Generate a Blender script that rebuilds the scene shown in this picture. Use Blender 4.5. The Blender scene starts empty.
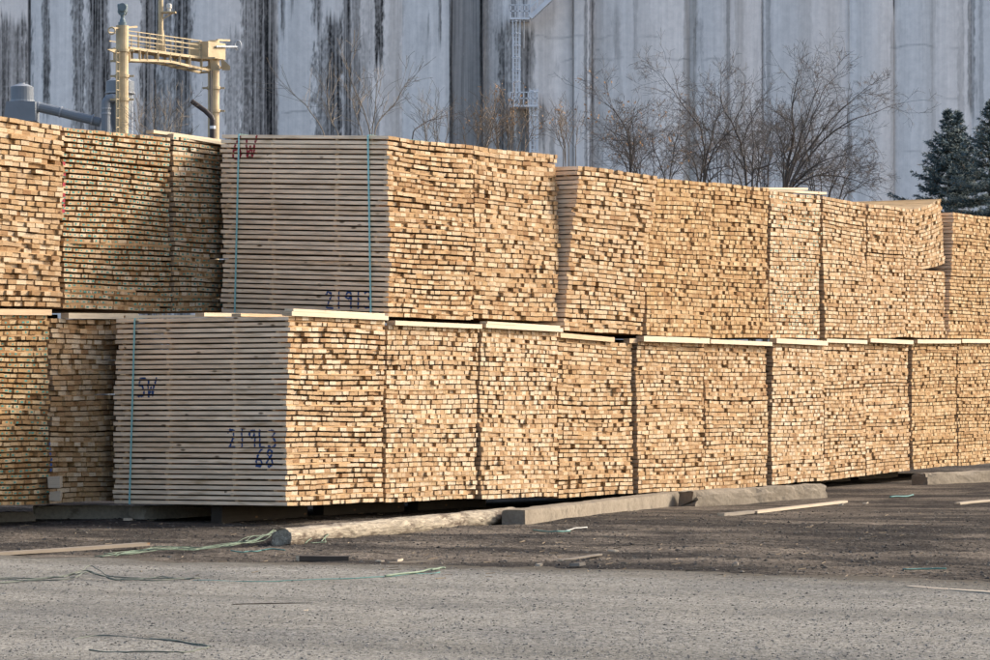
import bpy, math, random
import numpy as np
from mathutils import Vector, Matrix, noise as mnoise

# ------------------------------------------------------------------ camera, sky, sun, exposure
scene = bpy.context.scene
COL = scene.collection
F = 3098.0            # focal length in photo pixels (990 wide)
EYE = 1.68
HOR = 385.0           # horizon row in the photo
cam_d = bpy.data.cameras.new("camera")
cam_d.sensor_width = 36.0
cam_d.lens = F / 990.0 * 36.0
cam_d.clip_start = 0.5
cam_d.clip_end = 3000.0
cam = bpy.data.objects.new("camera", cam_d)
cam.location = (0, 0, EYE)
cam.rotation_euler = (math.radians(90) + math.atan((HOR - 330.0) / F), 0, 0)
COL.objects.link(cam)
scene.camera = cam

SUN_A = math.radians(24.0)      # azimuth behind the picture plane, from +X
SUN_E = math.radians(29.0)
SDIR = Vector((math.cos(SUN_A) * math.cos(SUN_E), math.sin(SUN_A) * math.cos(SUN_E), math.sin(SUN_E)))
world = bpy.data.worlds.new("World")
scene.world = world
world.use_nodes = True
wn = world.node_tree.nodes
wl = world.node_tree.links
bg = wn["Background"]
sky = wn.new("ShaderNodeTexSky")
sky.sky_type = 'NISHITA'
sky.sun_disc = False
sky.sun_elevation = SUN_E
sky.sun_rotation = math.radians(90) - SUN_A
sky.air_density = 0.8
sky.dust_density = 3.0
sky.ozone_density = 0.6
wl.new(sky.outputs[0], bg.inputs[0])
bg.inputs[1].default_value = 0.15
sun_d = bpy.data.lights.new("sun", 'SUN')
sun_d.energy = 2.05
sun_d.angle = math.radians(7.0)
sun_d.color = (1.0, 0.94, 0.83)
sun = bpy.data.objects.new("sun", sun_d)
sun.rotation_euler = (-SDIR).to_track_quat('-Z', 'Y').to_euler()
sun.location = (60, 20, 60)
COL.objects.link(sun)
scene.view_settings.view_transform = 'Standard'
scene.view_settings.look = 'None'
scene.view_settings.exposure = 1.27
scene.view_settings.gamma = 1.0
scene.view_settings.use_curve_mapping = False
scene.render.engine = 'CYCLES'
scene.cycles.max_bounces = 7
scene.cycles.diffuse_bounces = 5

# ------------------------------------------------------------------ helpers
def px_x(px, Y):
    return (px - 495.0) * Y / F

def px_z(py, Y):
    return EYE - (py - HOR) * Y / F

def at(px, py, Y):
    return Vector((px_x(px, Y), Y, px_z(py, Y)))

def lerp(a, b, t):
    return a + (b - a) * t


class MB:
    """collects boxes, tubes and quads; build() links them as one mesh object"""
    def __init__(self):
        self.v, self.f, self.m, self.t = [], [], [], []

    def add(self, verts, faces, mats=0, tone=(1, .5, .5)):
        o = len(self.v)
        self.v.extend([tuple(p) for p in verts])
        self.t.extend([tone] * len(verts))
        for i, fc in enumerate(faces):
            self.f.append(tuple(o + k for k in fc))
            self.m.append(mats if isinstance(mats, int) else mats[i])

    def hexa(self, c, mats=0, tone=(1, .5, .5)):
        """c: 8 corners, index = ix + 2*iy + 4*iz ; face order -x +x -y +y -z +z"""
        fs = [(0, 4, 6, 2), (1, 3, 7, 5), (0, 1, 5, 4), (2, 6, 7, 3), (0, 2, 3, 1), (4, 5, 7, 6)]
        self.add(c, fs, mats, tone)

    def box(self, lo, hi, mats=0, tone=(1, .5, .5), M=None):
        c = [Vector((lo[0] if i & 1 == 0 else hi[0], lo[1] if i & 2 == 0 else hi[1], lo[2] if i & 4 == 0 else hi[2])) for i in range(8)]
        if M is not None:
            c = [M @ p for p in c]
        self.hexa(c, mats, tone)

    def bar(self, a, b, w, h, mats=0, tone=(1, .5, .5), up=Vector((0, 0, 1))):
        """rectangular bar between two points"""
        a, b = Vector(a), Vector(b)
        d = (b - a).normalized()
        s = d.cross(up)
        if s.length < 1e-4:
            s = d.cross(Vector((0, 1, 0)))
        s.normalize()
        n = s.cross(d)
        c = []
        for i in range(8):
            p = a if i & 2 == 0 else b
            c.append(p + s * (w / 2 if i & 1 else -w / 2) + n * (h / 2 if i & 4 else -h / 2))
        self.hexa(c, mats, tone)

    def tube(self, pts, radii, sides=6, mats=0, tone=(1, .5, .5), cap=True):
        pts = [Vector(p) for p in pts]
        n = len(pts)
        if not hasattr(radii, '__len__'):
            radii = [radii] * n
        rings = []
        prev = None
        for i in range(n):
            d = (pts[min(i + 1, n - 1)] - pts[max(i - 1, 0)])
            if d.length < 1e-9:
                d = Vector((0, 0, 1))
            d.normalize()
            if prev is None:
                s = d.cross(Vector((0.31, 0.2, 0.93)))
                if s.length < 1e-3:
                    s = d.cross(Vector((1, 0, 0)))
            else:
                s = prev - d * prev.dot(d)
                if s.length < 1e-4:
                    s = d.cross(Vector((0.9, 0.3, 0.1)))
            s.normalize()
            prev = s
            q = d.cross(s)
            rings.append([pts[i] + (s * math.cos(2 * math.pi * k / sides) + q * math.sin(2 * math.pi * k / sides)) * radii[i] for k in range(sides)])
        verts = [p for r in rings for p in r]
        faces = []
        for i in range(n - 1):
            for k in range(sides):
                k2 = (k + 1) % sides
                faces.append((i * sides + k, i * sides + k2, (i + 1) * sides + k2, (i + 1) * sides + k))
        if cap:
            faces.append(tuple(range(sides - 1, -1, -1)))
            faces.append(tuple((n - 1) * sides + k for k in range(sides)))
        self.add(verts, faces, mats, tone)

    def build(self, name, mats, parent=None, smooth=False):
        me = bpy.data.meshes.new(name)
        me.from_pydata(self.v, [], self.f)
        if not isinstance(mats, (list, tuple)):
            mats = [mats]
        for m in mats:
            me.materials.append(m)
        if self.f:
            me.polygons.foreach_set("material_index", self.m)
            a = me.attributes.new("tone", 'FLOAT_VECTOR', 'POINT')
            a.data.foreach_set("vector", [x for t in self.t for x in t])
            if smooth:
                me.polygons.foreach_set("use_smooth", [True] * len(self.f))
        me.update()
        o = bpy.data.objects.new(name, me)
        COL.objects.link(o)
        if parent is not None:
            o.parent = parent
        return o


def tag(o, label=None, cat=None, group=None, kind=None):
    if label: o["label"] = label
    if cat: o["category"] = cat
    if group: o["group"] = group
    if kind: o["kind"] = kind
    elif cat: o["kind"] = "thing"
    return o


def thing(name, label, cat, loc=(0, 0, 0), rz=0.0, group=None):
    o = bpy.data.objects.new(name, None)
    o.empty_display_size = 0.3
    o.location = loc
    o.rotation_euler = (0, 0, rz)
    COL.objects.link(o)
    return tag(o, label, cat, group)


# value noise on a lattice, vectorised
_rng = np.random.RandomState(7)
_TAB = _rng.rand(256, 256)

def vnoise(x, y):
    xi = np.floor(x).astype(int); yi = np.floor(y).astype(int)
    fx = x - xi; fy = y - yi
    fx = fx * fx * (3 - 2 * fx); fy = fy * fy * (3 - 2 * fy)
    a = _TAB[xi & 255, yi & 255]; b = _TAB[(xi + 1) & 255, yi & 255]
    c = _TAB[xi & 255, (yi + 1) & 255]; d = _TAB[(xi + 1) & 255, (yi + 1) & 255]
    return (a * (1 - fx) + b * fx) * (1 - fy) + (c * (1 - fx) + d * fx) * fy

def fbm(x, y, oct=4, gain=.5):
    s = 0; a = 1; t = 0
    for i in range(oct):
        s = s + a * vnoise(x * 2 ** i + 17.3 * i, y * 2 ** i + 5.1 * i); t += a; a *= gain
    return s / t

# ------------------------------------------------------------------ materials
def new_mat(name):
    m = bpy.data.materials.new(name)
    m.use_nodes = True
    nt = m.node_tree
    b = nt.nodes["Principled BSDF"]
    b.inputs["Roughness"].default_value = 0.8
    b.inputs["Specular IOR Level"].default_value = 0.15
    return m, nt, b

def N(nt, typ, **kw):
    n = nt.nodes.new(typ)
    for k, v in kw.items():
        setattr(n, k, v)
    return n

def mixc(nt, fac, a, b, blend='MIX'):
    n = nt.nodes.new("ShaderNodeMix")
    n.data_type = 'RGBA'
    n.blend_type = blend
    for sock, val in ((n.inputs[0], fac), (n.inputs[6], a), (n.inputs[7], b)):
        if isinstance(val, (int, float)):
            sock.default_value = val
        elif isinstance(val, tuple):
            sock.default_value = (val[0], val[1], val[2], 1)
        else:
            nt.links.new(val, sock)
    return n.outputs[2]

def math_n(nt, op, a, b=None, clamp=False):
    n = nt.nodes.new("ShaderNodeMath")
    n.operation = op
    n.use_clamp = clamp
    for i, val in enumerate((a, b)):
        if val is None: continue
        if isinstance(val, (int, float)):
            n.inputs[i].default_value = val
        else:
            nt.links.new(val, n.inputs[i])
    return n.outputs[0]

def ramp(nt, fac, stops):
    n = nt.nodes.new("ShaderNodeValToRGB")
    e = n.color_ramp.elements
    while len(e) < len(stops):
        e.new(0.5)
    for i, (p, c) in enumerate(stops):
        e[i].position = p
        e[i].color = (c, c, c, 1) if isinstance(c, (int, float)) else (c[0], c[1], c[2], 1)
    nt.links.new(fac, n.inputs[0])
    return n.outputs[0]

def tex_noise(nt, vec, scale, detail=4, rough=.55, dist=0.0):
    n = nt.nodes.new("ShaderNodeTexNoise")
    n.inputs["Scale"].default_value = scale
    n.inputs["Detail"].default_value = detail
    n.inputs["Roughness"].default_value = rough
    n.inputs["Distortion"].default_value = dist
    nt.links.new(vec, n.inputs["Vector"])
    return n.outputs["Fac"]

def mapping(nt, vec, scale=(1, 1, 1), loc=None):
    n = nt.nodes.new("ShaderNodeMapping")
    n.inputs["Scale"].default_value = scale
    if loc is not None:
        nt.links.new(loc, n.inputs["Location"])
    nt.links.new(vec, n.inputs["Vector"])
    return n.outputs[0]

def objco(nt):
    return nt.nodes.new("ShaderNodeTexCoord").outputs["Object"]

def bump(nt, b, height, strength=.3, dist=.01):
    n = nt.nodes.new("ShaderNodeBump")
    n.inputs["Strength"].default_value = strength
    n.inputs["Distance"].default_value = dist
    nt.links.new(height, n.inputs["Height"])
    nt.links.new(n.outputs[0], b.inputs["Normal"])

def tone_attr(nt):
    a = nt.nodes.new("ShaderNodeAttribute")
    a.attribute_name = "tone"
    s = nt.nodes.new("ShaderNodeSeparateXYZ")
    nt.links.new(a.outputs["Vector"], s.inputs[0])
    return s.outputs[0], s.outputs[1], s.outputs[2]

def wood_end(name, pale, tan, brown):
    """sawn board ends: x of tone = lightness, y = redness, z = board seed"""
    m, nt, b = new_mat(name)
    L, W, S = tone_attr(nt)
    base = ramp(nt, L, [(0.0, brown), (0.48, tan), (1.0, pale)])
    red = mixc(nt, math_n(nt, 'MULTIPLY', W, .5), base, (pale[0] * .84, pale[1] * .70, pale[2] * .50))
    off = N(nt, "ShaderNodeCombineXYZ")
    sh = math_n(nt, 'MULTIPLY', S, 37.0)
    nt.links.new(sh, off.inputs[0]); nt.links.new(sh, off.inputs[1])
    co = mapping(nt, objco(nt), (1, .2, 2.0), off.outputs[0])
    rings = tex_noise(nt, co, 22, 3, .6, 1.2)
    col = mixc(nt, 1.0, red, ramp(nt, rings, [(.28, .58), (.52, 1.0), (.75, 1.14)]), 'MULTIPLY')
    nt.links.new(col, b.inputs["Base Color"])
    b.inputs["Roughness"].default_value = .85
    return m

def wood_side(name, a_col, b_col, knot=True):
    m, nt, b = new_mat(name)
    L, W, S = tone_attr(nt)
    off = N(nt, "ShaderNodeCombineXYZ")
    sh = math_n(nt, 'MULTIPLY', S, 53.0)
    nt.links.new(sh, off.inputs[0]); nt.links.new(sh, off.inputs[1]); nt.links.new(sh, off.inputs[2])
    co = mapping(nt, objco(nt), (1, 1, 1), off.outputs[0])
    grain = tex_noise(nt, mapping(nt, co, (14, 1.2, 40)), 2.2, 5, .6, .4)
    patch = tex_noise(nt, mapping(nt, co, (2, 1.3, 3)), 1.5, 2)
    c = mixc(nt, S, a_col, b_col)
    c = mixc(nt, 1.0, c, ramp(nt, grain, [(.25, .72), (.5, .98), (.75, 1.12)]), 'MULTIPLY')
    c = mixc(nt, 1.0, c, ramp(nt, patch, [(.3, .8), (.6, 1.08)]), 'MULTIPLY')
    warm = ramp(nt, tex_noise(nt, mapping(nt, co, (3, 2.2, 20)), 1.1, 2), [(.56, 0.0), (.72, .65)])
    c = mixc(nt, warm, c, (.40, .26, .13))
    if knot:
        v = nt.nodes.new("ShaderNodeTexVoronoi")
        v.inputs["Scale"].default_value = 1.0
        nt.links.new(mapping(nt, co, (3.0, 3.4, 9.0)), v.inputs["Vector"])
        kn = ramp(nt, v.outputs["Distance"], [(.08, 1.0), (.17, 0.0)])
        sel = math_n(nt, 'GREATER_THAN', tex_noise(nt, mapping(nt, co, (1, 1.4, 1)), 1.7, 0), .44)
        c = mixc(nt, math_n(nt, 'MULTIPLY', math_n(nt, 'MULTIPLY', kn, sel), .85), c, (.085, .045, .02))
    nt.links.new(c, b.inputs["Base Color"])
    b.inputs["Roughness"].default_value = .8
    return m

END_PALE = wood_end("pale_end_grain", (.565, .46, .33), (.365, .24, .133), (.225, .115, .05))
END_TAN = wood_end("tan_end_grain", (.53, .415, .28), (.34, .215, .112), (.215, .108, .044))
END_GOLD = wood_end("golden_end_grain", (.49, .365, .215), (.32, .192, .088), (.20, .098, .038))
SIDE = wood_side("weathered_board_side", (.82, .61, .405), (.92, .725, .51))
SIDE_WARM = wood_side("warm_bounce_board_side", (.42, .26, .115), (.52, .345, .175))  # inner board faces: warm bounce inside the gaps put into the brown
SIDE_SHADED = wood_side("shaded_board_side", (.30, .22, .14), (.42, .32, .215))  # darker copy: shade of the gaps between packs put into the colour
LATH = wood_side("lath_wood", (.33, .19, .085), (.46, .295, .15), False)

def flat_mat(name, col, rough=.7, var=.15, scale=6.0, metal=0.0, bumpy=0.0):
    m, nt, b = new_mat(name)
    n = tex_noise(nt, objco(nt), scale, 5, .6)
    c = mixc(nt, 1.0, col, ramp(nt, n, [(.25, 1 - var), (.75, 1 + var * .6)]), 'MULTIPLY')
    nt.links.new(c, b.inputs["Base Color"])
    b.inputs["Roughness"].default_value = rough
    b.inputs["Metallic"].default_value = metal
    if bumpy:
        bump(nt, b, n, .5, bumpy)
    return m

DOT = flat_mat("teal_end_paint", (.055, .21, .175), .6)
STRAP = flat_mat("teal_plastic_strap", (.30, .58, .56), .35, .1, 3)
BLUE_PAINT = flat_mat("blue_spray_paint", (.035, .075, .20), .7, .35, 40)
RED_PAINT = flat_mat("red_spray_paint", (.30, .025, .04), .7, .3, 40)

def concrete_mat(name, a_col, b_col, dark, rough_scale=1.0):
    m, nt, b = new_mat(name)
    co = objco(nt)
    n1 = tex_noise(nt, co, 1.6 * rough_scale, 6, .65)
    n2 = tex_noise(nt, co, 22 * rough_scale, 4, .6)
    c = mixc(nt, ramp(nt, n1, [(.35, 0.0), (.65, 1.0)]), a_col, b_col)
    c = mixc(nt, ramp(nt, tex_noise(nt, co, 3.1 * rough_scale, 5, .7), [(.56, 0.0), (.74, .8)]), c, dark)
    c = mixc(nt, 1.0, c, ramp(nt, n2, [(.3, .8), (.7, 1.1)]), 'MULTIPLY')
    nt.links.new(c, b.inputs["Base Color"])
    b.inputs["Roughness"].default_value = .9
    bump(nt, b, n2, .5, .01)
    return m

CONCRETE = concrete_mat("weathered_concrete", (.18, .147, .108), (.25, .208, .155), (.045, .038, .031))
CONCRETE_LIT = concrete_mat("dirty_lit_concrete", (.40, .35, .285), (.50, .44, .36), (.14, .12, .10))  # lighter copy: sunlight on the left beams put into the base colour
def log_mat():
    m, nt, b = new_mat("peeled_log_wood")
    mp = N(nt, "ShaderNodeMapping")
    mp.inputs["Rotation"].default_value = (0, 0, math.radians(-64.7))
    nt.links.new(objco(nt), mp.inputs["Vector"])
    co = mp.outputs[0]
    grain = tex_noise(nt, mapping(nt, co, (2.2, 16, 16)), 1.6, 6, .65, .5)
    blot = tex_noise(nt, mapping(nt, co, (1.6, 4, 4)), 1.7, 6, .7)
    c = mixc(nt, ramp(nt, grain, [(.36, 0.0), (.62, 1.0)]), (.165, .136, .10), (.36, .305, .225))
    c = mixc(nt, ramp(nt, blot, [(.51, 0.0), (.62, .85)]), c, (.085, .058, .042))
    c = mixc(nt, ramp(nt, tex_noise(nt, mapping(nt, co, (1.2, 5, 5)), 3.2, 4, .7), [(.60, 0.0), (.68, .8)]), c, (.56, .48, .36))
    nt.links.new(c, b.inputs["Base Color"])
    b.inputs["Roughness"].default_value = .85
    bump(nt, b, grain, .8, .02)
    return m
LOG_MAT = log_mat()
SPLIT_WOOD = wood_side("bleached_plank_wood", (.56, .46, .34), (.66, .55, .40), False)
GREY_WOOD = wood_side("old_grey_plank_wood", (.22, .19, .155), (.30, .265, .22), False)
DARK_WOOD = wood_side("wet_dark_wood", (.055, .045, .038), (.09, .075, .06), False)

# ------------------------------------------------------------------ ground
def ground_h(x, y):
    x = np.asarray(x, float); y = np.asarray(y, float)
    s = (x + 2.48) * .491 + (y - 37) * .871
    dip = -0.085 * np.exp(-((s - 11.0) / 5.5) ** 2) * np.exp(-(((x - 2.5) / 6.0) ** 2))
    fade = np.clip((75 - y) / 20, 0, 1)
    und = (fbm(x * .35, y * .35, 3) - .5) * .05 + (fbm(x * 1.7 + 40, y * 1.7, 3) - .5) * .022
    # shallow ruts that run with the traffic in front of the stacks
    t = (x * .905 + y * .425)
    q = (-x * .425 + y * .905)
    rut = np.exp(-((y - 32.5 - .0 * x) / 5.5) ** 2) * (fbm(t * .12, q * 2.2 + 9, 3) - .5) * .09
    return dip + (und + rut) * fade

def gh(x, y):
    return float(ground_h(np.array([x]), np.array([y]))[0])

def grid_mesh(name, xs, ys, zfun, mat, xyfun=None):
    X, Y = np.meshgrid(xs, ys, indexing='xy')
    if xyfun is not None:
        X, Y = xyfun(X, Y)
    Z = zfun(X, Y)
    nx, ny = len(xs), len(ys)
    co = np.stack([X, Y, Z], -1).reshape(-1, 3)
    i = np.arange(nx * ny).reshape(ny, nx)
    q = np.stack([i[:-1, :-1], i[:-1, 1:], i[1:, 1:], i[1:, :-1]], -1).reshape(-1, 4)
    me = bpy.data.meshes.new(name)
    me.vertices.add(len(co)); me.vertices.foreach_set("co", co.ravel())
    me.loops.add(q.size); me.loops.foreach_set("vertex_index", q.ravel().astype(np.int32))
    me.polygons.add(len(q))
    me.polygons.foreach_set("loop_start", np.arange(0, q.size, 4, dtype=np.int32))
    me.polygons.foreach_set("loop_total", np.full(len(q), 4, dtype=np.int32))
    me.polygons.foreach_set("use_smooth", np.ones(len(q), dtype=bool))
    me.materials.append(mat)
    me.update(calc_edges=True)
    o = bpy.data.objects.new(name, me)
    COL.objects.link(o)
    return o

# gravel road: its far edge runs from (-4.9, 30.6) to (4.2, 26.3)
E0 = np.array([-4.9, 30.7]); E1 = np.array([4.25, 26.35])
ED = (E1 - E0) / np.linalg.norm(E1 - E0)
EN = np.array([ED[1], -ED[0]])            # towards the camera
if EN[1] > 0: EN = -EN

def dirt_material():
    m, nt, b = new_mat("dark_yard_dirt")
    co = objco(nt)
    rot = N(nt, "ShaderNodeMapping")
    rot.inputs["Rotation"].default_value = (0, 0, math.radians(25))
    nt.links.new(co, rot.inputs["Vector"])
    tr = tex_noise(nt, mapping(nt, rot.outputs[0], (.16, .9, 1)), 1.0, 5, .6, .5)
    blot = tex_noise(nt, co, .55, 5, .62)
    fine = tex_noise(nt, co, 9, 6, .7)
    grit = tex_noise(nt, mapping(nt, co, (1, .4, 1)), 28, 4, .8)
    c = mixc(nt, ramp(nt, tr, [(.40, 0.0), (.60, 1.0)]), (.052, .0455, .0395), (.150, .124, .098))
    c = mixc(nt, ramp(nt, blot, [(.47, 0.0), (.62, .85)]), c, (.040, .036, .033))
    c = mixc(nt, ramp(nt, tex_noise(nt, mapping(nt, rot.outputs[0], (.5, 3.5, 1)), 1.3, 4, .6), [(.54, 0.0), (.66, .75)]), c, (.046, .041, .036))
    c = mixc(nt, 1.0, c, ramp(nt, fine, [(.3, .62), (.52, 1.0), (.75, 1.3)]), 'MULTIPLY')
    c = mixc(nt, 1.0, c, ramp(nt, grit, [(.32, .5), (.5, 1.0), (.68, 1.6)]), 'MULTIPLY')
    nt.links.new(c, b.inputs["Base Color"])
    b.inputs["Roughness"].default_value = .95
    b.inputs["Specular IOR Level"].default_value = 0.0
    h = math_n(nt, 'ADD', math_n(nt, 'MULTIPLY', fine, 1.0), math_n(nt, 'MULTIPLY', grit, .55))
    bump(nt, b, h, .9, .035)
    return m

def gravel_material():
    m, nt, b = new_mat("grey_gravel")
    co = objco(nt)
    rot = N(nt, "ShaderNodeMapping")
    rot.inputs["Rotation"].default_value = (0, 0, math.radians(25))
    nt.links.new(co, rot.inputs["Vector"])
    tr = tex_noise(nt, mapping(nt, rot.outputs[0], (.10, 1.1, 1)), 1.0, 5, .6, .4)
    blot = tex_noise(nt, co, .45, 4, .6)
    fine = tex_noise(nt, co, 12, 6, .7)
    grit = tex_noise(nt, mapping(nt, co, (1, .45, 1)), 34, 4, .8)
    c = mixc(nt, ramp(nt, tr, [(.35, 0.0), (.65, 1.0)]), (.168, .156, .133), (.245, .227, .193))
    c = mixc(nt, ramp(nt, blot, [(.48, 0.0), (.68, .6)]), c, (.138, .132, .121))
    c = mixc(nt, ramp(nt, tex_noise(nt, mapping(nt, rot.outputs[0], (.3, 6.0, 1)), 1.6, 4, .6), [(.62, 0.0), (.74, .35)]), c, (.095, .085, .073))
    c = mixc(nt, 1.0, c, ramp(nt, fine, [(.3, .70), (.52, 1.0), (.75, 1.25)]), 'MULTIPLY')
    c = mixc(nt, 1.0, c, ramp(nt, grit, [(.32, .5), (.5, 1.0), (.68, 1.45)]), 'MULTIPLY')
    v = nt.nodes.new("ShaderNodeTexVoronoi")
    v.inputs["Scale"].default_value = 17
    nt.links.new(co, v.inputs["Vector"])
    peb = ramp(nt, v.outputs["Distance"], [(.16, 1.0), (.26, 0.0)])
    c = mixc(nt, math_n(nt, 'MULTIPLY', peb, .45), c, (.13, .13, .14))
    # fines and dirt carried over the far edge
    dv = N(nt, "ShaderNodeVectorMath", operation='DOT_PRODUCT')
    sb = N(nt, "ShaderNodeVectorMath", operation='SUBTRACT')
    sb.inputs[1].default_value = (E0[0], E0[1], 0)
    nt.links.new(co, sb.inputs[0]); nt.links.new(sb.outputs[0], dv.inputs[0])
    dv.inputs[1].default_value = (EN[0], EN[1], 0)
    ed = math_n(nt, 'ADD', math_n(nt, 'MULTIPLY', dv.outputs["Value"], .42), math_n(nt, 'MULTIPLY', tex_noise(nt, mapping(nt, rot.outputs[0], (.35, 1.2, 1)), 1.5, 6, .75), 1.0))
    c = mixc(nt, ramp(nt, ed, [(.50, 1.0), (1.15, 0.0)]), c, mixc(nt, fine, (.05, .045, .038), (.15, .128, .10)))
    nt.links.new(c, b.inputs["Base Color"])
    b.inputs["Roughness"].default_value = .95
    b.inputs["Specular IOR Level"].default_value = 0.0
    h = math_n(nt, 'ADD', fine, math_n(nt, 'MULTIPLY', grit, .5))
    bump(nt, b, h, .7, .022)
    return m

DIRT = dirt_material()
GRAVEL = gravel_material()

def graded(lo, hi, d_lo, d_hi, step, far=14):
    core = np.arange(d_lo, d_hi + 1e-6, step)
    a = d_lo - np.geomspace(step * 2, d_lo - lo, far)[::-1]
    c = core[-1] + np.geomspace(step * 2, hi - core[-1], far)
    return np.concatenate([a, core, c])

yard = grid_mesh("dirt_yard", graded(-420, 420, -9.5, 13, .075), graded(-60, 900, 24, 58, .075),
                 ground_h, DIRT)
tag(yard, kind="structure")

def road_xy(A, T):
    edge = (fbm(A * .35 + 3, A * 0 + 2.5, 3) - .5) * 1.1 + (fbm(A * 3.1, A * 0 + 7.5, 4, .7) - .5) * .75
    near = np.exp(-T / 1.2)
    t = T + edge * near
    return E0[0] + ED[0] * A + EN[0] * t, E0[1] + ED[1] * A + EN[1] * t
def road_z(X, Y):
    T = (X - E0[0]) * EN[0] + (Y - E0[1]) * EN[1]
    lift = np.clip((T + .45) / .7, 0, 1)
    return ground_h(X, Y) + .004 + .012 * lift + (fbm(X * 2.3, Y * 2.3, 3) - .5) * .012
ta = np.concatenate([np.arange(0, 17, .07), 17 + np.geomspace(.1, 60, 14)])
road = grid_mesh("gravel_road", graded(-300, 300, -7, 20, .07), ta, road_z, GRAVEL, road_xy)
tag(road, kind="structure")

# ------------------------------------------------------------------ lumber stacks
TH = math.radians(29.4)
RD = Vector((math.sin(TH), math.cos(TH), 0))        # along the row
UD = Vector((-math.cos(TH), math.sin(TH), 0))       # along the boards, into the stack
ORG = Vector((-2.48, 37.0, 0))
RZ = math.radians(90) - TH
BL = 2.54            # board length
ROW2 = 2.70          # rear row stands this far behind

def s_of(px, off=0.0):
    X0 = ORG.x + UD.x * off; Y0 = ORG.y + UD.y * off
    return ((px - 495) * Y0 - F * X0) / (F * RD.x - (px - 495) * RD.y)

def pt(s, off=0.0, z=0.0):
    p = ORG + RD * s + UD * off
    return Vector((p.x, p.y, z))

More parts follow.
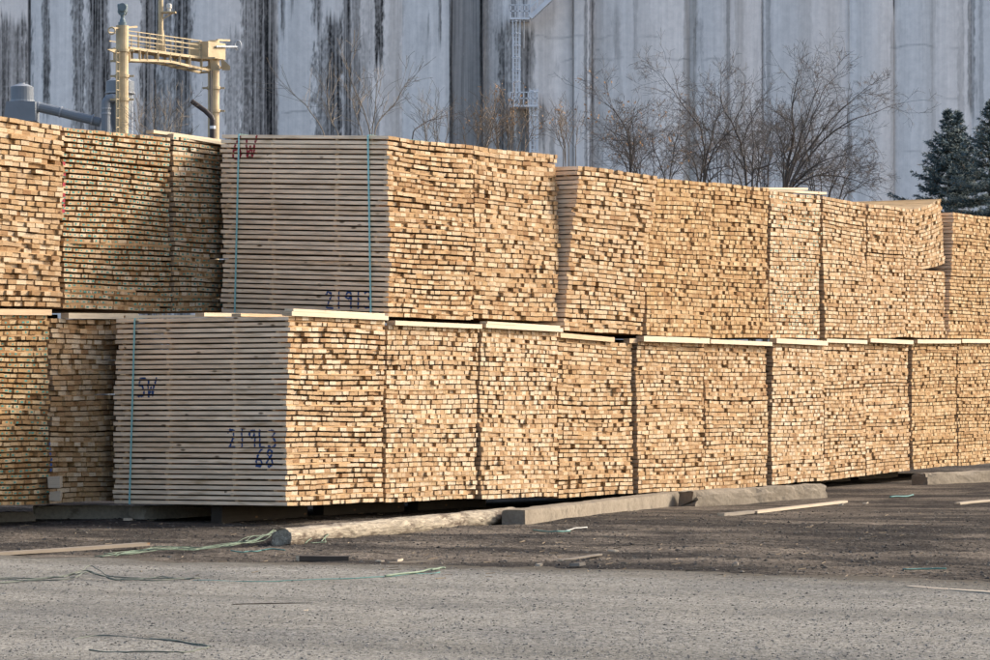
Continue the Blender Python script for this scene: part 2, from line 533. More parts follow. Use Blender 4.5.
PACKS = {}
def pack(key, label, pl, pr, botl, botr, topl, topr, off=0.0, end=END_TAN, seed=1, n=36, lean=(0, 0), back=(0, 0), group=None,
         rough=.006, recess=.055, miss=.002, brown=.2, dots=0.0, front_lath=.08, bend=None, wide=.14, xlean=0.0, lathparts=False, shallow=.55, side_mat=None, gap=0.03, zgap=.785):
    rnd = random.Random(seed)
    s0 = s_of(pl, off); s1 = s_of(pr, off)
    w = s1 - s0 - gap
    Y0 = pt(s0, off).y; Y1 = pt(s1, off).y
    zb = (px_z(botl, Y0), px_z(botr, Y1)); zt = (px_z(topl, Y0), px_z(topr, Y1))
    base = min(zb)
    loc = pt(s0, off, base)
    root = thing("lumber_pack", label, "lumber pack", loc, RZ, group)
    sag = rnd.uniform(-.012, .012)
    ph = rnd.uniform(0, 6)

    def zz(x, y, f):
        t = x / w; q = y / BL
        lo = lerp(zb[0], zb[1], t) + back[0] * q
        hi = lerp(zt[0], zt[1], t) + back[1] * q
        z = lerp(lo, hi, f) - base
        z += sag * math.sin(math.pi * t) * f + .007 * math.sin(t * 5 + f * 9 + ph)
        if bend: z += bend(t, f)
        return z
    info = dict(root=root, w=w, zz=zz, layers=[], loc=loc, s0=s0, n=n)
    lean_ph = rnd.uniform(0, 6)
    lx = 0.0
    for k in range(n):
        seam = rnd.random() < .025
        f0 = k / n; f1 = (k + zgap - (.14 if seam else 0)) / n
        fy = lerp(lean[0], lean[1], f0) + .012 * math.sin(f0 * 6 + lean_ph) + rnd.gauss(0, rough * .8)
        lx = .6 * lx + rnd.gauss(0, .008)
        xo = lx + xlean * f0 * f0
        mb = MB()
        x = xo
        first = True
        minx = xo
        wbias = rnd.uniform(-.01, .01)
        layer_dark = rnd.gauss(0, .05)
        while x < xo + w - .04:
            first0 = first
            bw = wide + wbias + rnd.gauss(0, .006)
            r = rnd.random()
            if r < .12: bw *= .66
            elif r < .17: bw *= 1.3
            bw = min(bw, xo + w - x)
            y0 = fy + rnd.gauss(0, rough)
            r = rnd.random()
            if r < recess and not (first and lathparts): y0 += rnd.uniform(.010, .05)
            elif r < recess + .02 and not lathparts: y0 -= rnd.uniform(.01, .035)
            if rnd.random() < miss and not first: y0 += rnd.uniform(.4, .9)
            y1 = y0 + BL + rnd.gauss(0, .012)
            r = rnd.random()
            if r < brown: L = rnd.uniform(.08, .46)
            elif r < brown + .40: L = rnd.uniform(.40, .66)
            else: L = rnd.uniform(.66, 1.0)
            L = min(1, max(.05, L + layer_dark))
            tone = (L, max(0, rnd.gauss(.22, .38)), rnd.random())
            dz = rnd.gauss(0, .0018)
            a, b2 = x + .002, x + bw - .0038
            c = []
            for i in range(8):
                X = a if i & 1 == 0 else b2
                Y = y0 if i & 2 == 0 else y1
                Z = zz(X - xo, Y, f0 if i & 4 == 0 else f1) + dz
                c.append((X, Y, Z))
            mb.hexa(c, [1, 1, 0, 0, 1, 1] if first0 else [4, 4, 0, 0, 4, 4], tone)
            if dots and rnd.random() < dots:
                cx = lerp(a, b2, rnd.uniform(.3, .7)); hz = rnd.uniform(.008, .013); hx = rnd.uniform(.014, .028)
                zc = zz(cx - xo, y0, (f0 + f1) / 2) + dz + rnd.uniform(-.006, .006)
                mb.add([(cx - hx, y0 - .0015, zc - hz), (cx + hx, y0 - .0015, zc - hz * .7), (cx + hx * .8, y0 - .0015, zc + hz), (cx - hx * .9, y0 - .0015, zc + hz)],
                       [(0, 1, 2, 3)], 2)
            if rnd.random() < .01: x += .03
            x += bw
            first = False
        # laths that keep this layer off the next one
        laths = []
        if k < n - 1:
            spots = [fy + (rnd.uniform(.006, .035) if rnd.random() < shallow else rnd.uniform(.08, .25)), .75 + rnd.gauss(0, .02), 1.72 + rnd.gauss(0, .02), BL - rnd.uniform(.06, .2)]
            for li, ly in enumerate(spots):
                xa, xb = xo + .002, xo + w - .004
                if li == 0 and seam: ly = fy + .2
                elif li == 0 and rnd.random() < front_lath * 1.5 + .05:
                    ly = fy - rnd.uniform(-.004, .014)
                    xa += rnd.choice((0, 0, .1 * w, .3 * w)) ; xb -= rnd.choice((0, .1 * w, .35 * w, .5 * w))
                if lathparts:
                    xa -= rnd.uniform(-.006, .004)
                laths.append((xa, xb, ly, ly + rnd.uniform(.035, .05)))
        ob = None
        if not lathparts:
            for (xa, xb, ya, yb) in laths:
                nseg = 3
                for q in range(nseg):
                    u0 = lerp(xa, xb, q / nseg); u1 = lerp(xa, xb, (q + 1) / nseg)
                    c = [((u0 if i & 1 == 0 else u1), (ya if i & 2 == 0 else yb),
                          zz((u0 if i & 1 == 0 else u1) - xo, ya, f1 + .0003 if i & 4 == 0 else (k + 1) / n - .0003)) for i in range(8)]
                    mb.hexa(c, 3, (.8, .5, rnd.random()))
        ob = mb.build("board_layer", [end, side_mat or SIDE_SHADED, DOT, LATH, SIDE_WARM], root)
        if lathparts:
            for (xa, xb, ya, yb) in laths:
                lb = MB()
                c = [((xa if i & 1 == 0 else xb), (ya if i & 2 == 0 else yb),
                      zz((xa if i & 1 == 0 else xb) - xo, ya, f1 + .0003 if i & 4 == 0 else (k + 1) / n - .0003)) for i in range(8)]
                lb.hexa(c, 0, (.8, .5, rnd.random()))
                lb.build("spacer_lath", [LATH], ob)
        info["layers"].append((xo + .0015, f0, f1))
    PACKS[key] = info
    return info

GF_L = "front row packs of the lower tier"
GF_U = "front row packs of the upper tier"
GR = "rear row packs"
# lower tier, front row
pack("L1", "lower lumber pack whose long grey side is marked 5W, 21913 and 68", 288, 386, 505.5, 502, 314.5, 319, seed=11, end=END_PALE,
     rough=.008, recess=.12, brown=.22, group=GF_L, lathparts=True, zgap=.67, side_mat=SIDE, back=(-.02, -.005), n=36, lean=(.02, .0))
pack("L2", "lower lumber pack adjoining the one marked 21913, bright laths between its boards", 388, 480, 502, 498.5, 324.5, 327.5, seed=12, end=END_PALE,
     front_lath=.42, brown=.14, recess=.10, group=GF_L, lean=(.05, .0), wide=.105)
pack("L3", "lower lumber pack under a bright doubled spacer, above the peeled log's broken end", 481, 559, 498.5, 496.5, 327, 331, seed=13, end=END_PALE,
     front_lath=.42, brown=.15, recess=.10, group=GF_L, lean=(.0, .0), wide=.105)
pack("L4", "lower lumber pack under the dark slot between the tiers, beside a deep shaded gap", 561, 636, 497.5, 493.5, 337, 342, seed=14, end=END_TAN,
     front_lath=.10, brown=.2, recess=.14, group=GF_L, lean=(.04, .04), gap=.04)
pack("L5", "lower lumber pack behind the smooth beam's far half, right of the deep gap", 637, 705, 493, 489.5, 341, 343.5, seed=15, end=END_TAN,
     front_lath=.12, brown=.17, group=GF_L, lean=(-.01, .0), wide=.12)
pack("L6", "lower lumber pack behind the crumbled joint of the two concrete beams", 706, 769, 489.5, 486, 342.5, 345, seed=16, end=END_TAN,
     front_lath=.08, brown=.2, group=GF_L, lean=(.02, .01), gap=.035, wide=.12)
pack("L7", "lower lumber pack behind the broken beam's far half, right of a narrow gap", 770, 823, 484.5, 480.5, 343, 345, seed=17, end=END_PALE,
     front_lath=.25, brown=.16, group=GF_L, lean=(-.03, -.03), wide=.12)
pack("L8", "lower lumber pack resting on the dirt just past the end of the broken concrete beam", 824, 866, 480, 476, 342, 343, seed=18, end=END_TAN,
     front_lath=.2, brown=.18, group=GF_L, wide=.12)
pack("L9", "lower lumber pack with a black shadow beneath it, left of the golden ones", 867, 911, 475, 470.5, 342, 343.5, seed=19, end=END_TAN,
     front_lath=.10, brown=.24, group=GF_L, lean=(.03, .03), gap=.035)
pack("L10", "golden lower lumber pack whose foot stands beside the blackened beam end", 912, 957, 469, 465.5, 343, 342.5, seed=20, end=END_GOLD,
     front_lath=.14, brown=.2, group=GF_L, wide=.12)
pack("L11", "golden lower lumber pack behind the short concrete beam, last of the lower tier", 958, 1006, 465.5, 462.5, 342.5, 342, seed=21, end=END_GOLD,
     front_lath=.12, brown=.2, group=GF_L, wide=.12)
# upper tier, front row
pack("U1", "upper lumber pack with two teal straps, marked 6W in red on its shaded long side", 388.5, 475, 317, 319.5, 133.5, 144, seed=31, end=END_TAN,
     rough=.009, recess=.12, brown=.24, group=GF_U, lathparts=True, zgap=.67, side_mat=SIDE, back=(.09, .115), n=36)
pack("U2", "upper lumber pack adjoining the strapped one, top dropping to a stepped end", 476, 560, 318.5, 321, 144, 154, seed=32, end=END_TAN,
     brown=.2, recess=.17, group=GF_U, lean=(.02, .02), front_lath=.04)
pack("U3", "upper lumber pack leaning outward so that its grey board sides show at the left", 563, 643, 330, 335, 165.5, 175.5, seed=33, end=END_TAN,
     brown=.2, recess=.18, group=GF_U, lean=(.0, -.27), side_mat=SIDE, front_lath=.03, gap=.05)
pack("U4", "tan upper lumber pack just right of the outward leaning one", 644, 710, 334.5, 337.5, 177, 181.5, seed=34, end=END_GOLD,
     brown=.22, group=GF_U, lean=(-.04, -.04), front_lath=.1, wide=.12)
pack("U5", "tan upper lumber pack left of the pale pack with loose boards on top", 711, 769, 337.5, 338, 181.5, 187, seed=35, end=END_GOLD,
     brown=.24, recess=.18, group=GF_U, front_lath=.06, wide=.12)
pack("U6", "pale upper lumber pack with teal dabs on its ends and loose boards lying on top", 770, 821, 338, 338, 190, 195, seed=36, end=END_PALE,
     brown=.18, dots=.28, group=GF_U, front_lath=.14, gap=.04, wide=.12)
pack("U7", "upper lumber pack right of the pale one, dark seam through its upper layers", 823, 867, 338, 338, 195, 203.5, seed=37, end=END_TAN,
     brown=.18, group=GF_U, lean=(-.03, .0), front_lath=.14, wide=.12)
pack("U8", "upper lumber pack in the dip of the top line, left of the crooked pack", 868, 906, 338, 337, 203, 208, seed=38, end=END_TAN,
     brown=.22, group=GF_U, front_lath=.06, wide=.12)
def crooked(t, f):
    if f < 19 / 36 - 1e-4: return 0.0
    g = 1.0
    t2 = max(0, (t - .28) / .72)
    return g * (.15 * t2 ** 1.5 + .09 * t2 ** 1.5 * (f - .52) / .48)
pack("U9", "crooked upper lumber pack whose top half has slid and tips up to the right", 907, 948, 337, 338, 207, 211.5, seed=39, end=END_TAN,
     brown=.18, group=GF_U, bend=crooked, xlean=-.12, lean=(.02, .05), gap=.06, front_lath=.05, wide=.12)
pack("U10", "golden upper lumber pack below the blue spruces, last of the upper tier", 949, 995, 338, 339, 212, 217, seed=40, end=END_GOLD,
     brown=.22, group=GF_U, lean=(.0, -.08), side_mat=SIDE, wide=.12)
# rear row
pack("B1", "upper rear pack of wide boards with a red smear on its edge", -52, 64.5, 303.5, 307.5, 107, 124.5, off=ROW2, seed=51, end=END_TAN,
     n=35, brown=.18, recess=.16, rough=.014, shallow=.35, group=GR, wide=.15, gap=.06, lean=(.0, .0))
pack("B2", "upper rear pack with teal dabs on evenly ranked ends, below the yellow gantry", 66, 174, 308.5, 311, 125, 136.5, off=ROW2, seed=52, end=END_TAN,
     n=35, brown=.22, recess=.07, rough=.006, dots=.85, group=GR, wide=.125, lean=(.05, .05), miss=.003, gap=.02, zgap=.62, shallow=.05, front_lath=.02)
pack("B3", "rear pack with teal dabs and loose boards on top, half hidden behind strapped pack", 175, 246, 311, 312, 134.5, 142, off=ROW2, seed=53, end=END_PALE,
     n=35, brown=.16, recess=.07, rough=.009, dots=.8, shallow=.2, zgap=.68, group=GR, wide=.125, lean=(.02, .03), miss=.004)
pack("LB1", "lower rear pack with teal dabs on brown ends, at the picture's edge", -52, 52, 506, 503.5, 313, 314.5, off=ROW2, seed=54, end=END_GOLD,
     n=36, brown=.25, recess=.08, rough=.008, dots=.6, shallow=.1, front_lath=.02, zgap=.66, group=GR, wide=.125, gap=.06)
pack("LB2", "deeply shaded lower rear pack in the corner beside the strapped long side", 54, 140, 503.5, 500, 317.5, 318, off=ROW2, seed=55, end=END_TAN,
     n=36, brown=.25, recess=.17, rough=.015, shallow=.2, group=GR, lean=(.04, .04), wide=.14)

# straps round the two packs whose long side shows
def strap(key, px_top, px_bot, pxl, pxr):
    P = PACKS[key]
    w = P["w"]; zz = P["zz"]
    yt = BL * (1 - (px_top - pxl) / (pxr - pxl)); yb = BL * (1 - (px_bot - pxl) / (pxr - pxl))
    x0 = min(l[0] for l in P["layers"]) - .006
    x1 = w + max(l[0] for l in P["layers"]) + .006
    ft = (P["n"] - 1 + .71) / P["n"]
    ring = [(x0, yb, zz(0, yb, 0) - .004), (x0, yt, zz(0, yt, ft) - .012), (x0 + .015, yt, zz(0, yt, ft) + .005),
            (x1 - .015, yt, zz(w, yt, ft) + .005), (x1, yt, zz(w, yt, ft) - .012), (x1, yb, zz(w, yb, 0) - .004)]
    mb = MB()
    hw = .013; th = .0016
    n = len(ring)
    cx = (x0 + x1) / 2; cz = zz(w / 2, yt, .5)
    vs = []
    for (x, y, z) in ring:
        d = Vector((x - cx, 0, z - cz)).normalized() * th
        for yy, e in ((y - hw, 0), (y + hw, 0), (y + hw, 1), (y - hw, 1)):
            vs.append((x + d.x * e, yy, z + d.z * e))
    fs = []
    for i in range(n):
        j = (i + 1) % n
        for q in range(4):
            q2 = (q + 1) % 4
            fs.append((i * 4 + q, j * 4 + q, j * 4 + q2, i * 4 + q2))
    mb.add(vs, fs)
    mb.build("strap", STRAP, P["root"])

strap("U1", 238.5, 234.5, 220, 388)
strap("U1", 368.5, 371.5, 220, 388)
strap("L1", 138.5, 133.5, 118, 288)

# spray-painted marks on the board sides
GL = {
 '1': [[(.5, 1), (.5, 0)]],
 '2': [[(.05, .85), (.3, 1), (.7, .95), (.75, .7), (.45, .35), (.15, .04), (.95, .02)]],
 '3': [[(.1, .92), (.45, 1), (.85, .88), (.55, .58), (.9, .35), (.75, .08), (.3, 0), (.05, .12)]],
 '5': [[(.85, 1), (.3, .95), (.15, .6), (.55, .62), (.85, .35), (.7, .06), (.1, .02)]],
 '6': [[(.75, 1), (.35, .7), (.1, .3), (.15, .05), (.6, .0), (.85, .2), (.65, .42), (.2, .38)]],
 '8': [[(.5, .52), (.15, .78), (.45, 1), (.85, .8), (.5, .52), (.1, .25), (.4, 0), (.85, .15), (.75, .4), (.5, .52)]],
 '9': [[(.8, .72), (.5, .55), (.15, .72), (.35, .98), (.75, .97), (.82, .7), (.82, 0)]],
 'W': [[(.05, .85), (.12, .05), (.42, .55), (.58, .05), (.95, 1)]],
 'l': [[(.2, 1), (.2, .04), (.9, .04)]],
}
def paint(key, text, x0, y0, x1, y1, pxl, pxr, mat, seed, hw=.0125):
    """text drawn on the x=0 side of a pack; the box is where it stands on that side"""
    P = PACKS[key]
    rnd = random.Random(seed)
    zz = P["zz"]; base = P["loc"].z
    def ypos(px): return BL * (1 - (px - pxl) / (pxr - pxl))
    Ym = P["loc"].y + UD.y * (ypos(x0) + ypos(x1)) / 2
    zhi = px_z(y0, Ym) - base; zlo = px_z(y1, Ym) - base
    ya = ypos(x0); yb = ypos(x1)
    segs = []
    cw = (yb - ya) / len(text)
    for i, ch in enumerate(text):
        for st in GL[ch]:
            pts = [(ya + cw * (i + .08 + .8 * u), lerp(zlo, zhi, v + rnd.uniform(-.03, .03))) for u, v in st]
            segs += list(zip(pts[:-1], pts[1:]))
    mb = MB()
    step = .009
    for (lx, f0, f1) in P["layers"]:
        zl0 = zz(0, (ya + yb) / 2, f0); zl1 = zz(0, (ya + yb) / 2, f1)
        if zl1 < zlo - .03 or zl0 > zhi + .03: continue
        rows = 4
        y = min(ya, yb) - .02
        while y < max(ya, yb) + .02:
            for r in range(rows):
                fa = lerp(f0, f1, r / rows); fb = lerp(f0, f1, (r + 1) / rows)
                zc = zz(0, y + step / 2, (fa + fb) / 2)
                dmin = 9
                for (p, q) in segs:
                    dx, dz = q[0] - p[0], q[1] - p[1]
                    t = max(0, min(1, ((y + step / 2 - p[0]) * dx + (zc - p[1]) * dz) / (dx * dx + dz * dz + 1e-9)))
                    d = math.hypot(y + step / 2 - p[0] - dx * t, zc - p[1] - dz * t)
                    dmin = min(dmin, d)
                if dmin < hw * rnd.uniform(.65, 1.2):
                    X = lx - .0018
                    mb.add([(X, y, zz(0, y, fa)), (X, y + step, zz(0, y + step, fa)), (X, y + step, zz(0, y + step, fb)), (X, y, zz(0, y, fb))], [(0, 3, 2, 1)])
            y += step
    o = mb.build("painted_marking", mat, P["root"])
    return o

paint("L1", "5W", 139, 378, 160, 397, 117, 288, BLUE_PAINT, 1)["label"] = "blue spray-painted 5W on the board sides"
paint("L1", "219l3", 229, 430, 278, 448, 117, 288, BLUE_PAINT, 12)["label"] = "blue spray-painted 21913 on the board sides"
paint("L1", "68", 256, 449, 276, 467, 117, 288, BLUE_PAINT, 3)["label"] = "blue spray-painted 68 on the board sides"
paint("U1", "6W", 229, 136, 258, 158, 220, 388, RED_PAINT, 4, .014)["label"] = "red spray-painted 6W on the board sides"
paint("U1", "21913", 325, 292, 373, 308, 220, 388, BLUE_PAINT, 5)["label"] = "blue spray-painted 21913 low on the board sides"

# red smear on the edge of the rear upper pack, blue stripe on the shaded lower one
def edge_smear(key, mat, z0, z1, seed, name="painted_marking", xo=0.0, wid=.10):
    P = PACKS[key]; rnd = random.Random(seed); mb = MB()
    w = P["w"]; zz = P["zz"]; base = P["loc"].z
    for (lx, f0, f1) in P["layers"]:
        z = zz(w, 0, f0)
        if z < z0 - base or z > z1 - base or rnd.random() < .2: continue
        x1 = lx + w + .004 if xo == 0 else xo + rnd.uniform(-.01, .01)
        yy = -.045 + rnd.uniform(0, .01)
        mb.add([(x1 - wid * rnd.uniform(.3, 1), yy, zz(w, 0, f0) + .003), (x1, yy, zz(w, 0, f0) + .003), (x1, yy, zz(w, 0, f1) - .003), (x1 - wid * rnd.uniform(.3, 1), yy, zz(w, 0, f1) - .003)], [(0, 1, 2, 3)])
    mb.build(name, mat, P["root"])

# ------------------------------------------------------------------ spacer timbers between the tiers and loose boards on top
def plank(name, label, cat, p0, p1, w, h, mats, seed, group=None, taper=0.0, seg=6, warp=.006, endmat=True):
    """a sawn board lying from p0 to p1 (points on the middle of its underside)"""
    rnd = random.Random(seed)
    p0 = Vector(p0); p1 = Vector(p1)
    d = (p1 - p0); Ln = d.length
    o_rz = math.atan2(d.y, d.x)
    pitch = math.atan2(d.z, math.hypot(d.x, d.y))
    mb = MB()
    rows = []
    ph = rnd.uniform(0, 6)
    for i in range(seg + 1):
        t = i / seg
        ww = w * (1 - taper * t) * .5
        dy = warp * math.sin(t * 3 + ph); dz = abs(warp) * .6 * math.sin(t * 2.3 + ph * 1.7)
        jx = 0
        rows.append([(t * Ln + jx, -ww + dy, dz), (t * Ln + jx, ww + dy, dz), (t * Ln + jx, ww + dy, dz + h), (t * Ln + jx, -ww + dy, dz + h)])
    verts = [p for r in rows for p in r]
    fs = []; ms = []
    for i in range(seg):
        for q in range(4):
            q2 = (q + 1) % 4
            fs.append((i * 4 + q, (i + 1) * 4 + q, (i + 1) * 4 + q2, i * 4 + q2)); ms.append(0)
    fs.append((0, 1, 2, 3)); ms.append(1 if endmat else 0)
    fs.append(tuple(seg * 4 + k for k in (3, 2, 1, 0))); ms.append(1 if endmat else 0)
    mb.add(verts, fs, ms, (.85, .3, rnd.random()))
    o = mb.build(name, mats if isinstance(mats, list) else [mats, END_PALE])
    o.location = p0
    o.rotation_euler = (0, -pitch, o_rz)
    tag(o, label, cat, group)
    return o

# warm_bounce_board_side uses grain along local y: give planks their own along-x version
def plank_wood(name, a_col, b_col):
    m, nt, b = new_mat(name)
    L, W, S = tone_attr(nt)
    co = objco(nt)
    grain = tex_noise(nt, mapping(nt, co, (1.2, 30, 30)), 2.0, 5, .6, .4)
    patch = tex_noise(nt, mapping(nt, co, (2.5, 3, 3)), 1.8, 3)
    c = mixc(nt, patch, a_col, b_col)
    c = mixc(nt, 1.0, c, ramp(nt, grain, [(.25, .8), (.5, 1.0), (.75, 1.08)]), 'MULTIPLY')
    v = nt.nodes.new("ShaderNodeTexVoronoi")
    v.inputs["Scale"].default_value = 1.0
    nt.links.new(mapping(nt, co, (3.0, 7.0, 7.0)), v.inputs["Vector"])
    c = mixc(nt, ramp(nt, v.outputs["Distance"], [(.06, .8), (.13, 0.0)]), c, (.25, .13, .06))
    nt.links.new(c, b.inputs["Base Color"])
    b.inputs["Roughness"].default_value = .75
    return m
FRESH = plank_wood("fresh_sawn_wood", (.60, .505, .365), (.52, .425, .295))
DULL = plank_wood("dull_brown_wood", (.46, .32, .19), (.55, .40, .25))
PALE_PL = plank_wood("sun_bleached_wood", (.44, .36, .265), (.36, .295, .215))
MID_PL = plank_wood("dusty_plank_wood", (.25, .205, .155), (.19, .155, .115))
OLD_PL = plank_wood("old_weathered_wood", (.15, .125, .10), (.21, .18, .14))
DARK_PL = plank_wood("dark_wood_and_shade", (.04, .033, .027), (.07, .057, .045))  # dark slats; also blackens timbers set in shaded slots and under packs

GS = "spacer timbers between the tiers"
def spacer(key, f_a, f_b, yoff, h, w, label, seed, mat=FRESH, double=False, dz=0.0):
    P = PACKS[key]
    ft = (P["n"] - 1 + .76) / P["n"]
    h += .008
    def top(f):
        x = P["w"] * f
        z = P["zz"](x, 0, ft) + P["loc"].z + .004 + dz
        return pt(P["s0"] + x, yoff, z)
    o = plank("spacer_timber", label, "timber", top(f_a), top(f_b), w, h, [mat, END_PALE], seed, GS, warp=.003)
    if double:
        mb = MB()
        d = (top(f_b) - top(f_a)).length
        mb.box((.05, -w / 2 + .012, h + .002), (d * .97, w / 2 - .004, h + .032))
        mb.build("upper_board", [FRESH], o)
    return o

spacer("L1", .0, 1.0, .015, .045, .14, "bright doubled boards along the top edge of the pack marked 21913 and 68", 61, double=True)
spacer("L2", .03, .99, .0, .05, .13, "bright spacer timber on the pack with the long laths", 62)
spacer("L3", .0, 1.0, -.015, .045, .13, "bright doubled spacer on the lower pack above the peeled log's broken end", 63, double=True)
spacer("L4", -.02, .70, .03, .058, .10, "dull recessed spacer timber beside the dark slot, long piece", 64, DULL)
spacer("L4", .93, 1.06, .05, .058, .10, "short dull stub of timber at the right end of the dark slot", 65, DULL)
spacer("L4", .0, 1.1, 1.3, .058, .10, "added dark filler spacer deep inside the slot between the tiers", 75, DARK_PL)  # filler added to close the see-through slot; dark wood paints its shade
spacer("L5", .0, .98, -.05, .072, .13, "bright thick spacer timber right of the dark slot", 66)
for _k, _lab, _sd in (("L5", "added dark filler spacer deep in the tier gap right of the dark slot", 171), ("L6", "added dark filler spacer deep in the tier gap over the crumbled beam joint", 172), ("L7", "added dark filler spacer deep in the tier gap under the pale pack", 173)):
    spacer(_k, .0, 1.04, 1.3, .06, .12, _lab, _sd, DARK_PL)  # fillers hide the bright wall behind; shade painted in as dark wood
spacer("L6", .0, .99, -.02, .055, .13, "bright spacer timber over the crumbled joint of the concrete beams", 67)
spacer("L7", .0, .99, -.05, .07, .13, "bright spacer timber under the pale pack with teal dabs", 68)
spacer("L8", .0, .99, .01, .055, .12, "spacer timber on the pack resting on the dirt", 69)
spacer("L9", .0, 1.0, .0, .06, .13, "spacer timber on the pack with the black shadow beneath it", 70)
spacer("L10", .03, 1.0, -.02, .06, .13, "spacer timber on the golden pack beside the blackened beam end", 71)
spacer("L11", .0, .9, -.02, .06, .13, "spacer timber on the last pack of the lower tier", 72)
def rear_spacer(key, f_a, f_b, label, seed, mat, h, yoff):
    P = PACKS[key]
    ft = (P["n"] - 1 + .71) / P["n"]
    a = pt(P["s0"] + P["w"] * f_a, ROW2 + yoff, P["zz"](P["w"] * f_a, 0, ft) + P["loc"].z + .004)
    b = pt(P["s0"] + P["w"] * f_b, ROW2 + yoff, P["zz"](P["w"] * f_b, 0, ft) + P["loc"].z + .004)
    plank("spacer_timber", label, "timber", a, b, .12, h, [mat, END_PALE], seed, GS, warp=.003)
rear_spacer("LB1", .0, 1.0, "tan spacer timber on the rear lower pack at the picture's edge", 73, DULL, .07, .02)
rear_spacer("LB2", -.12, .9, "added dark filler spacer behind the black hole between the rear packs", 76, DARK_PL, .07, 1.2)  # added to block the view through the hole, coloured dark as shade
rear_spacer("LB2", .12, .95, "tan spacer timber on the deeply shaded rear pack", 74, FRESH, .07, .0)

GL_ = "loose boards on top of the packs"
def loose(label, a, b, w, h, seed, mat=FRESH):
    return plank("loose_board", label, "board", a, b, w, h, [mat, END_PALE], seed, GL_, warp=.006)
P = PACKS["L1"]; ztop = P["zz"](0, 1, 1) + P["loc"].z - .012
loose("thin loose board across the far corner of the strapped lower pack", pt(.06, 2.44, ztop + .004), pt(.95, 1.55, ztop + .012), .14, .03, 81)
loose("bright loose board on the middle of the strapped lower pack's top", pt(.05, 1.30, ztop + .004), pt(2.1, 1.18, ztop + .03), .14, .045, 82)
loose("loose board under the middle one, butting the strapped upper pack", pt(.02, .75, ztop + .004), pt(2.0, .62, ztop + .004), .14, .035, 83, DULL)
P = PACKS["B3"]; zt3 = P["zz"](0, .3, 1) + P["loc"].z - .015
loose("long bright board on the rear pack behind the strapped one", pt(P["s0"] - .22, ROW2 + .25, zt3 + .02), pt(P["s0"] + 1.6, ROW2 + .05, zt3 - .03), .13, .04, 84)
loose("second bright board beneath the long one on the rear pack", pt(P["s0"] + .05, ROW2 + .12, zt3 - .005), pt(P["s0"] + 1.6, ROW2 - .02, zt3 - .075), .13, .035, 85)
P = PACKS["U6"]; zt6 = P["zz"](0, .3, 1) + P["loc"].z - .012
y6a = pt(s_of(766), .3).y; y6b = pt(s_of(832), .15).y
loose("long bright board on top of the pale pack with teal dabs", pt(s_of(766), .35, px_z(190.3, y6a)), pt(s_of(832), .15, px_z(194.3, y6b)), .14, .04, 86)
loose("shorter board tucked under the long one on the pale pack", pt(s_of(764), .12, px_z(190.5, y6a)), pt(s_of(806), .03, px_z(193.5, y6b)), .14, .035, 87)

edge_smear("B1", RED_PAINT, 3.75, 4.35, 5, wid=.06)
edge_smear("LB1", BLUE_PAINT, .45, 1.0, 6, wid=.05)

# timbers under the lower packs; their dark colour stands in for the shade there
GU = "sleepers under the packs"
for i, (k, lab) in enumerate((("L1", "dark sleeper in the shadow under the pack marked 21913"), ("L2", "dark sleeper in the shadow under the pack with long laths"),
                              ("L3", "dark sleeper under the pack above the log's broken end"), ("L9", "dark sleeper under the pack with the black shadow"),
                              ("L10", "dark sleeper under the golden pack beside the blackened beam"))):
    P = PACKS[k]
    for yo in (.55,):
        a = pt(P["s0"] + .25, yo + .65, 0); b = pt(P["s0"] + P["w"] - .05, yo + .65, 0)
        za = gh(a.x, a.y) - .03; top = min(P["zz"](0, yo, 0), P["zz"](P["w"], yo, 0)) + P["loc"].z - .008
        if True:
            plank("sleeper_timber", lab, "sleeper", (a.x, a.y, za), (b.x, b.y, za), .16, max(.06, top - za), [DARK_PL, DARK_PL], 90 + i, GU, warp=0)

